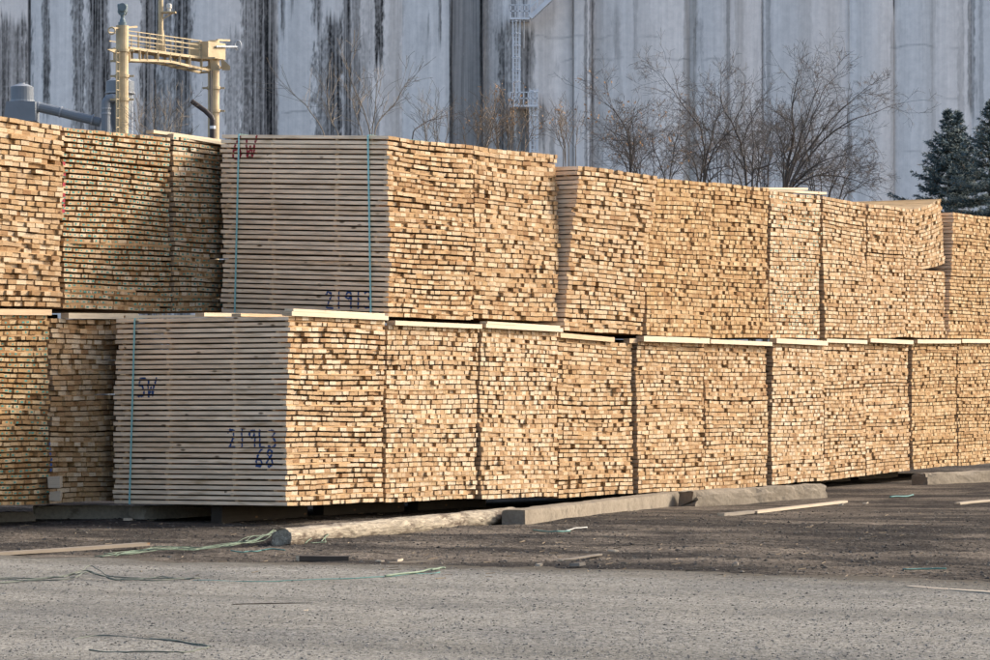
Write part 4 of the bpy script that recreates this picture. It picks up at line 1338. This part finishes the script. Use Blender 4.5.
# ------------------------------------------------------------------ yellow steel gantry
YEL = flat_mat("cream_yellow_paint", (.50, .39, .235), .6, .28, 2.5)
LAMP = flat_mat("dark_grey_green_metal", (.16, .20, .21), .45, .15, 4)
GY0, GY1 = 100.0, 104.3
g0 = at(121.5, 385, GY0); g1 = at(213, 385, GY1)
gan = thing("steel_gantry", "cream yellow steel gantry with a railed walkway and a mast, standing before the silo", "gantry", (g0.x, g0.y, 0))
GO = Vector((g0.x, g0.y, 0))
def gp(px, py, extra=0.0):
    """point in the gantry's own plane, in its local space"""
    # solve along the line from g0 to g1
    dx, dy = g1.x - g0.x, g1.y - g0.y
    k = (px - 495) / F
    t = (k * g0.y - g0.x) / (dx - k * dy)
    p = Vector((g0.x + dx * t, g0.y + dy * t, 0))
    p.z = px_z(py, p.y)
    return p - GO
gd = Vector((g1.x - g0.x, g1.y - g0.y, 0)).normalized()
gn = Vector((gd.y, -gd.x, 0))
if gn.y > 0: gn = -gn
def column(px, ytop, r, bands):
    mb = MB()
    t = gp(px, ytop)
    mb.tube([(t.x, t.y, -.2), (t.x, t.y, t.z)], r, 20)
    c = mb.build("column", YEL, gan)
    for y in bands:
        z = gp(px, y).z
        q = MB(); q.tube([(t.x, t.y, z - .05), (t.x, t.y, z + .05)], r + .035, 20)
        q.bar((t.x - r - .18, t.y, z), (t.x + r + .18, t.y, z), .07, .06)
        q.build("collar", YEL, c)
    return c
column(121.5, 25, .205, (50, 75.5, 99))
column(213.2, 40, .195, (67, 87.5, 110.5))
def truss():
    mb = MB()
    top = [gp(128.5, 47), gp(200, 57)]
    mids = [(128.5, 47.2, 59.3), (139, 48.6, 59.6), (146, 49.7, 59.8), (157, 51.2, 60.1), (169.5, 53, 61), (179, 54.3, 63), (189, 55.6, 65.5), (201, 57.2, 68), (215, 59, 71)]
    for side in (0.0, .6):
        o = -gn * side
        P = [(gp(a, b) + o, gp(a, c) + o) for a, b, c in mids]
        for i in range(len(P) - 1):
            mb.bar(P[i][0], P[i + 1][0], .06, .085)
            mb.bar(P[i][1], P[i + 1][1], .06, .08)
        for i in range(len(P)):
            mb.bar(P[i][0], P[i][1], .07, .07)
    for a, b, c in mids:
        mb.bar(gp(a, b), gp(a, b) - gn * .75, .06, .06); mb.bar(gp(a, c), gp(a, c) - gn * .75, .06, .06)
    mb.build("walkway_beam", YEL, gan)
    dk = MB()
    for i in range(len(mids) - 2):
        a, b = mids[i], mids[i + 1]
        p, q = gp(a[0], a[1] + .2), gp(b[0], b[1] + .2)
        c = []
        for k in range(8):
            base = p if k & 1 == 0 else q
            c.append(base - gn * (.55 if k & 2 else .05) + Vector((0, 0, .015 if k & 4 else -.01)))
        dk.hexa(c)
    dk.build("walkway_deck", YEL, gan)
truss()
def railing():
    mb = MB()
    for side in (0.0, .75):
        o = -gn * side
        for (ya, yb) in ((30, 40.2), (39, 49), (34.5, 44.6)):
            if ya == 34.5 and side > 0: continue
            mb.bar(gp(127, ya) + o, gp(201, yb) + o, .028, .028)
        for i, px in enumerate((137.5, 149, 156.5, 164, 175, 182, 188.5, 199)):
            t = (px - 127) / 74
            mb.bar(gp(px, lerp(30, 40.2, t)) + o, gp(px, lerp(46.8, 57, t)) + o, .038, .038)
    mb.build("railing", YEL, gan)
railing()
def mast():
    mb = MB()
    a = gp(169.8, 53)
    mid = -gn * .4
    mb.tube([a + mid, a + mid + Vector((0, 0, .8))], [.19, .10], 12)
    mb.tube([a + mid + Vector((0, 0, .7)), a + mid + Vector((0, 0, 3.4))], .085, 12)
    m = mb.build("mast", YEL, gan)
    br = MB()
    z = gp(169.8, 11).z
    c = a + mid
    c.z = 0
    br.box((c.x + .05, c.y - .15, z - .02), (c.x + .50, c.y + .15, z + .03))
    br.bar((c.x + .05, c.y, z - .22), (c.x + .40, c.y, z - .02), .04, .04)
    br.build("bracket", YEL, m)
    lp = MB()
    lp.tube([(c.x + .28, c.y, z + .03), (c.x + .28, c.y, z + .12), (c.x + .28, c.y, z + .14), (c.x + .28, c.y, z + .27), (c.x + .28, c.y, z + .30)], [.06, .06, .085, .085, .05], 12)
    lp.build("beacon", flat_mat("pale_lamp_glass", (.6, .58, .52), .3), m)
mast()
def head_box():
    mb = MB()
    a = gp(200.5, 40); bq = gp(217.5, 57)
    for (p, q, zt_, zb_, d0, d1) in ((200.5, 217.8, 40.8, 57, .30, -.5),):
        A = gp(p, zt_); B = gp(q, zt_)
        c = []
        for k in range(8):
            base = A if k & 1 == 0 else B
            v = base + gn * (d1 if k & 2 else d0)
            v.z = gp(p, zb_ if k & 4 == 0 else zt_).z
            c.append(v)
        mb.hexa(c)
    mb.build("junction_box", YEL, gan)
    w = MB()
    A = gp(202, 57.5); B = gp(217.5, 57.5)
    w.box((A.x, A.y - .28, gp(202, 59).z), (B.x, A.y - .22, gp(202, 57.3).z))
    for px in (203, 214):
        p = gp(px, 58) + gn * .25
        if px == 214:
            w.build("gusset_plate", YEL, gan); w = MB()
        w.add([(p.x, p.y, p.z), (p.x + .05, p.y, p.z), (p.x + .05, p.y + .02, gp(px, 70).z), (p.x + .33, p.y, gp(px, 70).z), (p.x + .33, p.y, gp(px, 66).z)], [(0, 1, 4, 3, 2)])
    w.build("gusset_plate", YEL, gan)
    cap = MB()
    p = gp(214, 39.5); q = gp(226, 40)
    cap.bar(p + gn * .1, q + gn * .1, .10, .06)
    cap.build("cap_plate", YEL, gan)
    h = MB()
    p = gp(207, 46.5) + gn * .35; q = gp(229, 46.8) + gn * .35
    h.tube([p, q], .035, 8)
    c = gp(229, 45) + gn * .35
    ring = [(c.x + math.cos(a_) * .105, c.y, c.z + math.sin(a_) * .15) for a_ in [2 * math.pi * i / 18 for i in range(19)]]
    h.tube(ring, .026, 6, cap=False)
    h.build("ring_arm", flat_mat("dull_grey_steel", (.40, .42, .44), .5), gan)
    h2 = MB()
    c = gp(111, 30)
    ring = [(c.x + math.cos(a_) * .11, c.y, c.z + math.sin(a_) * .11) for a_ in [2 * math.pi * i / 18 for i in range(19)]]
    h2.tube(ring, .026, 6, cap=False)
    h2.bar(gp(113, 27.5), gp(136, 26), .07, .06)
    h2.build("ring_arm", YEL, gan)
    tri = MB()
    p = gp(106.5, 48.5); q = gp(116, 48.5); r = gp(115, 52.5)
    for yy in (0,):
        tri.add([p, q, r, p + Vector((0, .5, 0)), q + Vector((0, .5, 0)), r + Vector((0, .5, 0))], [(0, 1, 2), (5, 4, 3), (0, 3, 4, 1), (1, 4, 5, 2), (2, 5, 3, 0)])
    tri.build("bracket", YEL, gan)
    l = MB()
    for px in (113.2, 116.2):
        l.bar(gp(px, 50) + gn * .1, Vector((gp(px, 50).x, gp(px, 50).y, -.2)) + gn * .1, .035, .035)
    z = gp(113, 52).z
    while z > 0:
        l.bar(Vector((gp(113.2, 50).x, gp(113.2, 50).y, z)) + gn * .1, Vector((gp(116.2, 50).x, gp(116.2, 50).y, z)) + gn * .1, .025, .025); z -= .3
    l.build("ladder", YEL, gan)
    cb = MB()
    for px in (207, 208.6):
        cb.tube([gp(px, 70) + gn * .12, Vector((gp(px, 70).x, gp(px, 70).y, -.2)) + gn * .12], .028, 6)
    cb.build("conduit", flat_mat("dark_conduit", (.12, .11, .10), .6), gan)
    lamp = MB()
    c = gp(121.8, 25)
    zq = lambda py: gp(121.8, py).z
    lamp.tube([(c.x, c.y, zq(25)), (c.x, c.y, zq(21.5)), (c.x, c.y, zq(21.4)), (c.x, c.y, zq(19)), (c.x, c.y, zq(17)), (c.x, c.y, zq(13.5))], [.14, .14, .10, .09, .06, .07], 14)
    for sx in (-.105, .105):
        lamp.tube([(c.x + sx * .5, c.y, zq(14)), (c.x + sx * 1.3, c.y, zq(11)), (c.x + sx * 1.2, c.y, zq(8))], .03, 6)
    lamp.tube([(c.x, c.y - .10, zq(12.5)), (c.x, c.y, zq(12.6)), (c.x, c.y + .02, zq(5)), (c.x, c.y, zq(3)), (c.x, c.y, zq(2.4))], [.08, .14, .17, .16, .05], 14)
    lamp.tube([(c.x + .02, c.y - .22, zq(7)), (c.x, c.y + .1, zq(6.6))], [.13, .15], 14)
    lamp.build("floodlight", LAMP, gan, smooth=False)
head_box()

# dark pipe beside the gantry
PIPE = flat_mat("dark_brown_pipe", (.07, .055, .05), .55, .2, 3)
pp = Vector(at(213, 385, 103.2)); pp.z = 0
mb = MB()
mb.tube([at(191, 100.5, 103.2) - pp, at(205, 110.5, 103.2) - pp, at(211, 116.5, 103.2) - pp, at(212.3, 119.5, 103.2) - pp, at(212.3, 132, 103.2) - pp, Vector((at(212.3, 132, 103.2).x - pp.x, 0, -.2))], .085, 12)
o = mb.build("exhaust_pipe", [PIPE])
o.location = pp
tag(o, "dark bent pipe rising beside the gantry's far column", "pipe")
mb = MB()
zc = px_z(127, 103.2)
mb.tube([(at(212.3, 127, 103.2).x - pp.x, 0, zc - .05), (at(212.3, 127, 103.2).x - pp.x, 0, zc + .05)], .10, 12)
mb.build("collar", STEEL, o)

# dust collectors
DUCT = flat_mat("blue_grey_sheet_metal", (.20, .215, .23), .45, .15, 1.5)
DUCT_L = flat_mat("light_sheet_metal", (.30, .31, .32), .45, .12, 1.5)
DY = 116.0
def cyl_part(name, px0, px1, yt, yb, parent, org, mat, cone=None, sides=24):
    mb = MB()
    c = at((px0 + px1) / 2, yt, DY) - org; c2 = at((px0 + px1) / 2, yb, DY) - org
    r = (px1 - px0) / 2 * DY / F
    rb = r if cone is None else r * cone
    mb.tube([c2, c], [rb, r], sides)
    return mb.build(name, mat, parent)
o0 = at(21, 385, DY); o0.z = 0
dc = thing("dust_collector", "squat grey cyclone drum with a sloping duct, over the rear stacks", "dust collector", o0, 0, "dust collectors before the silo")
d = cyl_part("drum", 10, 33, 86.5, 101, dc, o0, DUCT)
lid = MB()
c = at(21.5, 86.5, DY) - o0
lid.tube([c, c + Vector((0, 0, .10)), c + Vector((0, 0, .12)), c + Vector((0, 0, .16))], [.43, .22, .10, .10], 24)
lid.build("lid", DUCT_L, d)
rim = MB(); c = at(21.5, 100.5, DY) - o0
rim.tube([c - Vector((0, 0, .04)), c + Vector((0, 0, .03))], .455, 24); rim.build("rim", DUCT_L, d)
bx = MB()
a = at(5, 102, DY) - o0; e = at(37, 116, DY) - o0
bx.hexa([Vector((lerp(a.x, e.x, (.0 if k & 1 == 0 else 1.0) if k & 4 == 0 else (.08 if k & 1 == 0 else .98)), -.5 if k & 2 == 0 else .5, e.z - .2 if k & 4 == 0 else a.z)) for k in range(8)])
bx.build("housing", DUCT, dc)
du = MB()
du.tube([at(35, 106, DY) - o0, at(60, 111.5, DY) - o0, at(100, 122, DY) - o0], [.19, .19, .17], 14)
dd = du.build("duct", DUCT, dc, smooth=False)
for px, py in ((38, 107), (60, 111.5), (92, 119.5)):
    f = MB(); p = at(px, py, DY) - o0
    dv = (at(100, 122, DY) - at(35, 106, DY)).normalized()
    f.tube([p - dv * .03, p + dv * .03], .215, 14); f.build("flange", DUCT_L, dd)
st_ = MB()
for px in (12, 30):
    p = at(px, 116, DY) - o0
    st_.bar((p.x, 0, -.2), (p.x, 0, p.z), .1, .1)
st_.build("support_frame", STEEL, dc)
o1 = at(119, 385, DY); o1.z = 0
dc2 = thing("dust_collector", "tall grey cyclone with a hooked duct, half hidden by the gantry's near column", "dust collector", o1, 0, "dust collectors before the silo")
d2 = cyl_part("drum", 105.5, 133.5, 81, 92.5, dc2, o1, DUCT)
c = at(119.5, 81, DY) - o1
lid = MB(); lid.tube([c, c + Vector((0, 0, .12)), c + Vector((0, 0, .15))], [.52, .28, .12], 24); lid.build("lid", DUCT_L, d2)
r_ = MB(); c = at(119.5, 92.5, DY) - o1
r_.tube([c - Vector((0, 0, .03)), c + Vector((0, 0, .03))], .56, 24); r_.build("rim", DUCT_L, d2)
cn = MB(); cn.tube([at(119.5, 92.5, DY) - o1, at(119.5, 128, DY) - o1, Vector((0, 0, 2.0))], [.46, .32, .15], 24); cn.build("cone", DUCT, dc2)
el = MB()
pts = [at(118, 97.5, DY - .4) - o1, at(112, 97.6, DY - .5) - o1, at(107.5, 98.6, DY - .5) - o1, at(105.5, 101.5, DY - .5) - o1, at(105.3, 107, DY - .5) - o1, Vector((at(105.3, 107, DY - .5).x - o1.x, -.5, 1.0))]
el.tube(pts, [.17, .17, .17, .17, .17, .17], 14); e_ = el.build("duct", DUCT, dc2)
for py in (108, 113):
    f = MB(); p = at(105.3, py, DY - .5) - o1
    f.tube([p - Vector((0, 0, .03)), p + Vector((0, 0, .03))], .195, 14); f.build("flange", DUCT_L, e_)
st_ = MB()
for dx in (-.42, .42):
    st_.bar((dx, .2, -.2), (dx, .2, at(119, 93, DY).z), .09, .09)
st_.build("support_frame", STEEL, dc2)

# ------------------------------------------------------------------ bare trees and shrubs
BARK = flat_mat("grey_brown_bark", (.10, .082, .068), .9, .3, 8)
BARK_L = flat_mat("pale_dry_stem", (.24, .195, .145), .9, .25, 8)
TWIG_D = flat_mat("grey_twig", (.17, .14, .115), .9, .25, 8)
TWIG_T = flat_mat("tan_twig", (.22, .165, .115), .9, .25, 8)
LEAF = flat_mat("dry_brown_leaf", (.34, .19, .085), .8, .3, 8)

def grow(mb, tw, p, d, length, r, depth, rnd, spread, up, leaves=None, rmin=.007, leafp=0.0, kids=(4, 7)):
    nseg = max(3, int(length / .28)) if depth > 0 else 3
    pts = [Vector(p)]; rad = [r]
    dd = Vector(d).normalized()
    for i in range(nseg):
        dd = (dd + Vector((rnd.gauss(0, .18), rnd.gauss(0, .18), rnd.gauss(0, .16) + up * .10))).normalized()
        pts.append(pts[-1] + dd * (length / nseg))
        rad.append(max(rmin, lerp(r, r * .32, (i + 1) / nseg)))
    (mb if depth >= 2 else tw).tube(pts, rad, 6 if depth >= 2 else 3, cap=False)
    if leaves is not None and depth <= 1 and rnd.random() < leafp:
        q = pts[-1]
        for _ in range(rnd.randint(1, 3)):
            s = rnd.uniform(.025, .055)
            c = q + Vector((rnd.gauss(0, .06), rnd.gauss(0, .06), rnd.gauss(-.04, .05)))
            u = Vector((rnd.gauss(0, 1), rnd.gauss(0, 1), rnd.gauss(0, 1))).normalized() * s
            v = u.orthogonal().normalized() * s * .6
            leaves.add([c - u, c + v, c + u, c - v], [(0, 1, 2, 3)])
    if depth == 0: return
    nk = rnd.randint(*kids)
    for k in range(nk):
        t = rnd.uniform(.25, 1.0) if depth > 1 else rnd.uniform(.15, 1.0)
        i = min(nseg - 1, int(t * nseg))
        base = pts[i].lerp(pts[i + 1], t * nseg - i)
        ax = (pts[i + 1] - pts[i]).normalized()
        ort = ax.orthogonal().normalized()
        ort.rotate(Matrix.Rotation(rnd.uniform(0, 2 * math.pi), 3, ax))
        ang = math.radians(rnd.uniform(20, 55)) * spread
        nd = ax * math.cos(ang) + ort * math.sin(ang)
        nd.y *= .8
        grow(mb, tw, base, nd, length * rnd.uniform(.38, .68) * (1.08 - .35 * t), max(rmin, rad[i] * rnd.uniform(.45, .65)), depth - 1, rnd, spread, up, leaves, rmin, leafp, kids)

def bare_tree(name, label, px, Y, limbs, seed, depth=3, spread=1.0, up=.5, leafp=0.0, r0=.09, cat="tree", group="bare trees before the silo", bark=BARK, twm=None, stem_py=None, kids=(3, 5), rmin=.0038, lead=None):
    """limbs: polylines of photo points that the main boughs follow (at distance Y)"""
    rnd = random.Random(seed)
    x = px_x(px, Y)
    root = thing(name, label, cat, (x, Y, gh(x, Y)), 0, group)
    org = Vector((x, Y, gh(x, Y)))
    mb, tw, lf = MB(), MB(), MB()
    for li, limb in enumerate(limbs):
        r0_ = lead if (lead and li == 0) else r0
        pts = []
        sy = 0
        pts3 = []
        for i, (a, b_) in enumerate(limb):
            p = at(a, b_, Y) - org
            sy += rnd.gauss(0, .25) if i else 0
            p.y = sy
            pts3.append(p)
        # dense
        dense = []
        for i in range(len(pts3) - 1):
            for k in range(5):
                q = pts3[i].lerp(pts3[i + 1], k / 5)
                dense.append(q + Vector((rnd.gauss(0, .025), rnd.gauss(0, .025), 0)))
        dense.append(pts3[-1])
        for _ in range(2):
            dense = [dense[0]] + [(dense[i - 1] + dense[i] * 2 + dense[i + 1]) / 4 for i in range(1, len(dense) - 1)] + [dense[-1]]
        n = len(dense)
        rr = [max(rmin * 1.6, lerp(r0_, rmin * 1.6, (i / (n - 1)) ** .75)) for i in range(n)]
        mb.tube(dense, rr, 7, cap=False)
        total = sum((dense[i + 1] - dense[i]).length for i in range(n - 1))
        for i in range(max(1, int(n * .22)), n):
            if dense[i].z + org.z < px_z(stem_py or 200, Y): continue
            for _ in range(rnd.choice((1, 1, 1, 0)) if i < n - 1 else 2):
                ax = (dense[min(i + 1, n - 1)] - dense[i - 1]).normalized()
                ort = ax.orthogonal().normalized()
                ort.rotate(Matrix.Rotation(rnd.uniform(0, 2 * math.pi), 3, ax))
                ang = math.radians(rnd.uniform(18, 58)) * spread
                nd = ax * math.cos(ang) + ort * math.sin(ang)
                ln = rnd.uniform(.45, 1.15) * lerp(1.1, .55, i / n) * total / 6.0
                grow(mb, tw, dense[i], nd, ln, rr[i] * .55, depth - 1, rnd, spread, up, lf, rmin, leafp, kids)
    mb.build("trunk", bark, root)
    tw.build("crown", twm or bark, root)
    if lf.f: lf.build("dry_leaves", LEAF, root)
    return root

B0 = 446
bare_tree("bare_tree", "broad fan-shaped bare tree with many boughs sweeping up to the right", 783, 86, [
    [(781, 446), (782, 260), (785, 192), (791, 160), (797, 134), (793, 110), (796, 90), (799, 74)],
    [(782, 446), (783, 260), (787, 188), (799, 158), (810, 134), (818, 108), (828, 86), (840, 72)],
    [(782, 446), (783, 260), (787, 188), (800, 160), (820, 133), (838, 112), (852, 100), (866, 88)],
    [(782, 446), (783, 260), (788, 189), (806, 160), (828, 135), (850, 121), (872, 114), (892, 105)],
    [(782, 446), (783, 260), (789, 190), (806, 172), (824, 160), (842, 155), (858, 154)],
    [(781, 446), (781, 260), (783, 190), (784, 166), (785, 148), (780, 134), (770, 124)],
    [(782, 446), (783, 260), (790, 190), (812, 176), (838, 176), (858, 182), (868, 190)],
    [(782, 446), (783, 260), (786, 188), (796, 150), (806, 122), (812, 98), (822, 78)]], 1, depth=3, r0=.05, spread=1.1, up=.05, stem_py=188, twm=TWIG_D, lead=.085)
bare_tree("bare_tree", "bare tree with a dark leaning stem just left of the fan-shaped one", 748, 88, [
    [(752, 446), (752, 260), (748, 164), (742, 140), (733, 118), (724, 100), (722, 80)],
    [(752, 446), (752, 260), (750, 170), (762, 168), (775, 163), (786, 152)],
    [(751, 446), (750, 260), (744, 180), (736, 164), (726, 144)],
    [(753, 446), (753, 260), (752, 170), (754, 140), (752, 112)],
    [(754, 446), (754, 260), (756, 175), (764, 150), (770, 130)]], 2, depth=3, r0=.045, spread=1.1, up=.1, stem_py=195, twm=TWIG_D, lead=.06)
bare_tree("bare_tree", "forked bare tree with a long bough leaning towards the dry-leaved one", 702, 90, [
    [(702, 446), (702, 260), (704, 180), (710, 146), (716, 126), (722, 104), (719, 84)],
    [(702, 446), (701, 260), (702, 176), (706, 150), (700, 128), (686, 112), (672, 92), (660, 74)],
    [(702, 446), (702, 260), (703, 176), (712, 150), (726, 134), (738, 130)],
    [(701, 446), (700, 260), (698, 180), (692, 160), (680, 150)],
    [(703, 446), (703, 260), (708, 182), (718, 172), (730, 166)]], 3, depth=3, r0=.045, spread=1.1, up=.1, stem_py=195, twm=TWIG_D, lead=.06)
bare_tree("bare_tree", "slight bare tree with brown leaves left on its twigs", 631, 90, [
    [(631, 446), (631, 260), (631, 170), (631, 148), (627, 130), (620, 116), (610, 104), (599, 96)],
    [(631, 446), (631, 260), (631, 166), (634, 140), (630, 122)],
    [(631, 446), (631, 260), (629, 170), (620, 155), (612, 142)],
    [(631, 446), (632, 260), (634, 172), (644, 158), (658, 148)]], 4, depth=3, r0=.04, spread=1.15, up=.1, twm=TWIG_D, lead=.055, leafp=.07, stem_py=195)
bare_tree("bare_tree", "thin bare tree in the gap between the dry-leaved and the forked tree", 668, 93, [
    [(668, 446), (668, 260), (669, 175), (672, 156), (675, 140), (678, 122)],
    [(668, 446), (668, 260), (668, 178), (660, 156), (652, 142), (655, 124)],
    [(668, 446), (668, 260), (670, 178), (680, 166), (690, 152)]], 5, depth=3, r0=.035, spread=1.15, up=.1, twm=TWIG_D, leafp=.08, stem_py=195)
bare_tree("bare_tree", "low spindly bare tree under the fan-shaped one's right boughs", 838, 90, [
    [(832, 446), (832, 260), (838, 196), (846, 176), (858, 168)],
    [(834, 446), (834, 260), (842, 194), (856, 190), (868, 180)],
    [(832, 446), (831, 260), (830, 196), (836, 178), (842, 166)]], 6, depth=3, r0=.04, spread=1.0, up=.1, stem_py=205)
GB = "scrubby saplings over the stacks"
bare_tree("bare_sapling", "pale spindly saplings rising from behind the strapped pack, against the black streak", 362, 92, [
    [(372, 446), (372, 260), (370, 135), (364, 110), (352, 84), (346, 62)],
    [(372, 446), (372, 260), (374, 135), (378, 118), (392, 104), (402, 86)],
    [(371, 446), (371, 260), (372, 135), (376, 110), (377, 85)],
    [(366, 446), (366, 260), (362, 132), (356, 118), (352, 100)],
    [(346, 446), (346, 260), (338, 132), (329, 118), (325, 88)]], 7, depth=2, r0=.032, spread=.8, up=.5, cat="sapling", group=GB, bark=BARK_L, stem_py=140, kids=(2, 4), rmin=.006)
bare_tree("bare_sapling", "thin branch slanting alone across the pale silo bay", 300, 92, [
    [(334, 446), (332, 260), (325, 132), (312, 114), (304, 102), (292, 91), (281, 81)]], 8, depth=1, r0=.026, spread=.6, up=.2, cat="sapling", group=GB, bark=BARK_L, stem_py=110, kids=(1, 2), rmin=.006)
bare_tree("bare_sapling", "dark twig curving up beside the silo's recessed bay", 412, 92, [
    [(404, 446), (406, 260), (412, 132), (420, 124), (430, 118), (439, 116)]], 9, depth=1, r0=.028, spread=.6, up=.2, cat="sapling", group=GB, bark=BARK, stem_py=124, kids=(1, 2), rmin=.007)
def shrub(label, px, Y, n, wpx, ytop, seed, bark, leafp=.0, spread=.9):
    rnd = random.Random(seed)
    limbs = []
    for i in range(n):
        e = px + rnd.uniform(-1, 1) * wpx
        yt = ytop + rnd.uniform(0, 18)
        m = lerp(px, e, .6)
        limbs.append([(px + rnd.uniform(-2, 2), 446), (lerp(px, e, .4), 260), (m, 150), (lerp(m, e, .6), lerp(150, yt, .5)), (e, yt)])
    bare_tree("bare_shrub", label, px, Y, limbs, seed, depth=2, r0=.022, spread=spread, up=.4, cat="shrub", group=GB, bark=bark, leafp=leafp, stem_py=155, kids=(1, 3), rmin=.005)
shrub("tan leafless shrub at the foot of the silo ladder", 508, 93, 9, 26, 112, 21, TWIG_T, .15)
shrub("tan leafless shrub before the silo's recessed bay", 474, 93, 7, 20, 116, 22, TWIG_T, .12)
shrub("wispy shrub beyond the strapped pack's right top corner", 436, 93, 5, 14, 112, 23, BARK_L)
shrub("grey scrub between the gantry's columns", 158, 95, 8, 26, 108, 24, BARK_L)
shrub("sparse shrub with dry leaves below the silo's dark groove", 572, 93, 5, 18, 116, 27, TWIG_T, .15)

def thicket(label, px, Y, n, wpx, ytop, seed, mat, tw, leafp=0):
    rnd = random.Random(seed)
    limbs = []
    for i in range(n):
        e = px + rnd.uniform(-1, 1) * wpx
        yt = ytop + rnd.uniform(0, 26)
        m = lerp(px, e, .5)
        limbs.append([(px + rnd.uniform(-3, 3), 446), (px + rnd.uniform(-3, 3), 270), (lerp(px, m, .6), 196), (m, lerp(190, yt, .45)), (lerp(m, e, .6), lerp(190, yt, .75)), (e, yt)])
    bare_tree("bare_shrub", label, px, Y, limbs, seed, depth=3, r0=.03, spread=1.15, up=.05, cat="shrub", group=GB, bark=mat, twm=tw, leafp=leafp, stem_py=192, kids=(3, 5), rmin=.0038)
thicket("low grey thicket between the dry-leaved tree and the forked one", 652, 95, 5, 36, 128, 31, BARK, TWIG_D, .03)
thicket("low grey thicket behind the forked tree's foot", 722, 95, 5, 34, 122, 32, BARK, TWIG_D)
thicket("low grey thicket left of the fan-shaped tree's stem", 765, 95, 5, 28, 126, 33, BARK, TWIG_D)
thicket("low grey thicket under the fan-shaped tree's long right boughs", 820, 95, 5, 34, 142, 34, BARK, TWIG_D)

# ------------------------------------------------------------------ blue spruces
m_sp, nt, b = new_mat("blue_spruce_needles")
L, W, S = tone_attr(nt)
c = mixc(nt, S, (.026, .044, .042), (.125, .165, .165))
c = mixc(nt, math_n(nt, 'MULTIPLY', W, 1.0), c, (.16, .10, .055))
nt.links.new(c, b.inputs["Base Color"]); b.inputs["Roughness"].default_value = .7
def spruce(label, px, Y, tips, seed, zlow=1.2):
    rnd = random.Random(seed)
    x = px_x(px, Y)
    root = thing("blue_spruce", label, "spruce", (x, Y, gh(x, Y)), 0, "blue spruces by the silo")
    tr, cr = MB(), MB()
    for ti, (tpx, tpy, slope, low) in enumerate(tips):
        H = px_z(tpy, Y); ox = px_x(tpx, Y) - x
        oy = rnd.uniform(-.2, .2) if ti else 0
        bx = 0 if ti == 0 else ox * .4
        tr.tube([(bx * .2, oy * .3, -.2), (lerp(bx * .2, ox, .6), oy, H * .6), (ox, oy, H)], [.16 if ti == 0 else .09, .07, .012], 8)
        z = low
        while z < H - .04:
            hgt = H - z
            fr = z / H
            cx = lerp(bx * .2, ox, min(1, fr / .6)) if fr < .6 else ox
            nb = 9 if hgt > .8 else 5
            a0 = rnd.uniform(0, 6.28)
            for k in range(nb):
                a = a0 + k * 2 * math.pi / nb + rnd.gauss(0, .15)
                R = hgt * slope * (.5 + .5 * min(1, hgt / 1.3)) * rnd.uniform(.6, 1.2) + .03
                R = min(R, 2.9 + rnd.uniform(-.3, .3))
                dr = Vector((math.cos(a), math.sin(a), 0))
                sd = Vector((-dr.y, dr.x, 0))
                droop = lerp(.5, -.30, min(1, hgt / 3.0))
                zz0 = z + rnd.uniform(-.06, .06)
                pts = []
                for q in range(7):
                    t = q / 6
                    pts.append(Vector((cx, oy, zz0)) + dr * (R * t) + Vector((0, 0, R * (droop * t + .34 * t * t))))
                tr.tube(pts, [max(.004, .014 * (1 - q / 7)) for q in range(7)], 3, cap=False)
                m = max(4, int(R / .055))
                bs = rnd.random()
                for q in range(m):
                    t = (q + rnd.random()) / m
                    if t < .12 and R > .6: continue
                    i = min(5, int(t * 6)); base = pts[i].lerp(pts[i + 1], t * 6 - i)
                    wl = (.32 * R * (1 - t) ** .8 + .08 * min(1, .25 + hgt)) * rnd.uniform(.6, 1.1)
                    for side in (-1, 1):
                        ln = min(wl, .75)
                        tipd = (dr * .75 + sd * side * .8 + Vector((0, 0, rnd.gauss(-.08, .14)))).normalized()
                        st2 = max(2, int(ln / .085))
                        for u in range(st2 + 1):
                            p0 = base + tipd * (ln * u / st2)
                            for _ in range(3):
                                nd = (tipd * .75 + Vector((rnd.gauss(0, .6), rnd.gauss(0, .6), rnd.gauss(.25, .5)))).normalized() * rnd.uniform(.055, .115)
                                wd = nd.orthogonal().normalized() * .017
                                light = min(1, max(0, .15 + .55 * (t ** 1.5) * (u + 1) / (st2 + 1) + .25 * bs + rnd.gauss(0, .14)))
                                cone = 1.0 if rnd.random() < .022 and hgt < 3 else 0.0
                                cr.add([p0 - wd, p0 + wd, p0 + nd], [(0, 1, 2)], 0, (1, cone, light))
            z += lerp(.13, .30, min(1, hgt / 2.5)) * (1.0 if z > 4.5 else 2.2)
        # leader shoot
        for _ in range(30):
            p0 = Vector((ox, oy, H - rnd.uniform(0, .35)))
            nd = Vector((rnd.gauss(0, .6), rnd.gauss(0, .6), 1)).normalized() * .09
            wd = nd.orthogonal().normalized() * .016
            cr.add([p0 - wd, p0 + wd, p0 + nd], [(0, 1, 2)], 0, (1, 0, .5))
    tr.build("trunk", BARK, root)
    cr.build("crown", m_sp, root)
spruce("twin-topped blue spruce rising behind the crooked pack", 952, 80, [(948.5, 108, .50, 2.5), (959.5, 109.5, .42, 4.6)], 1)
spruce("single-topped blue spruce cut by the picture's edge", 992, 78, [(990.5, 99, .46, 2.5)], 2)
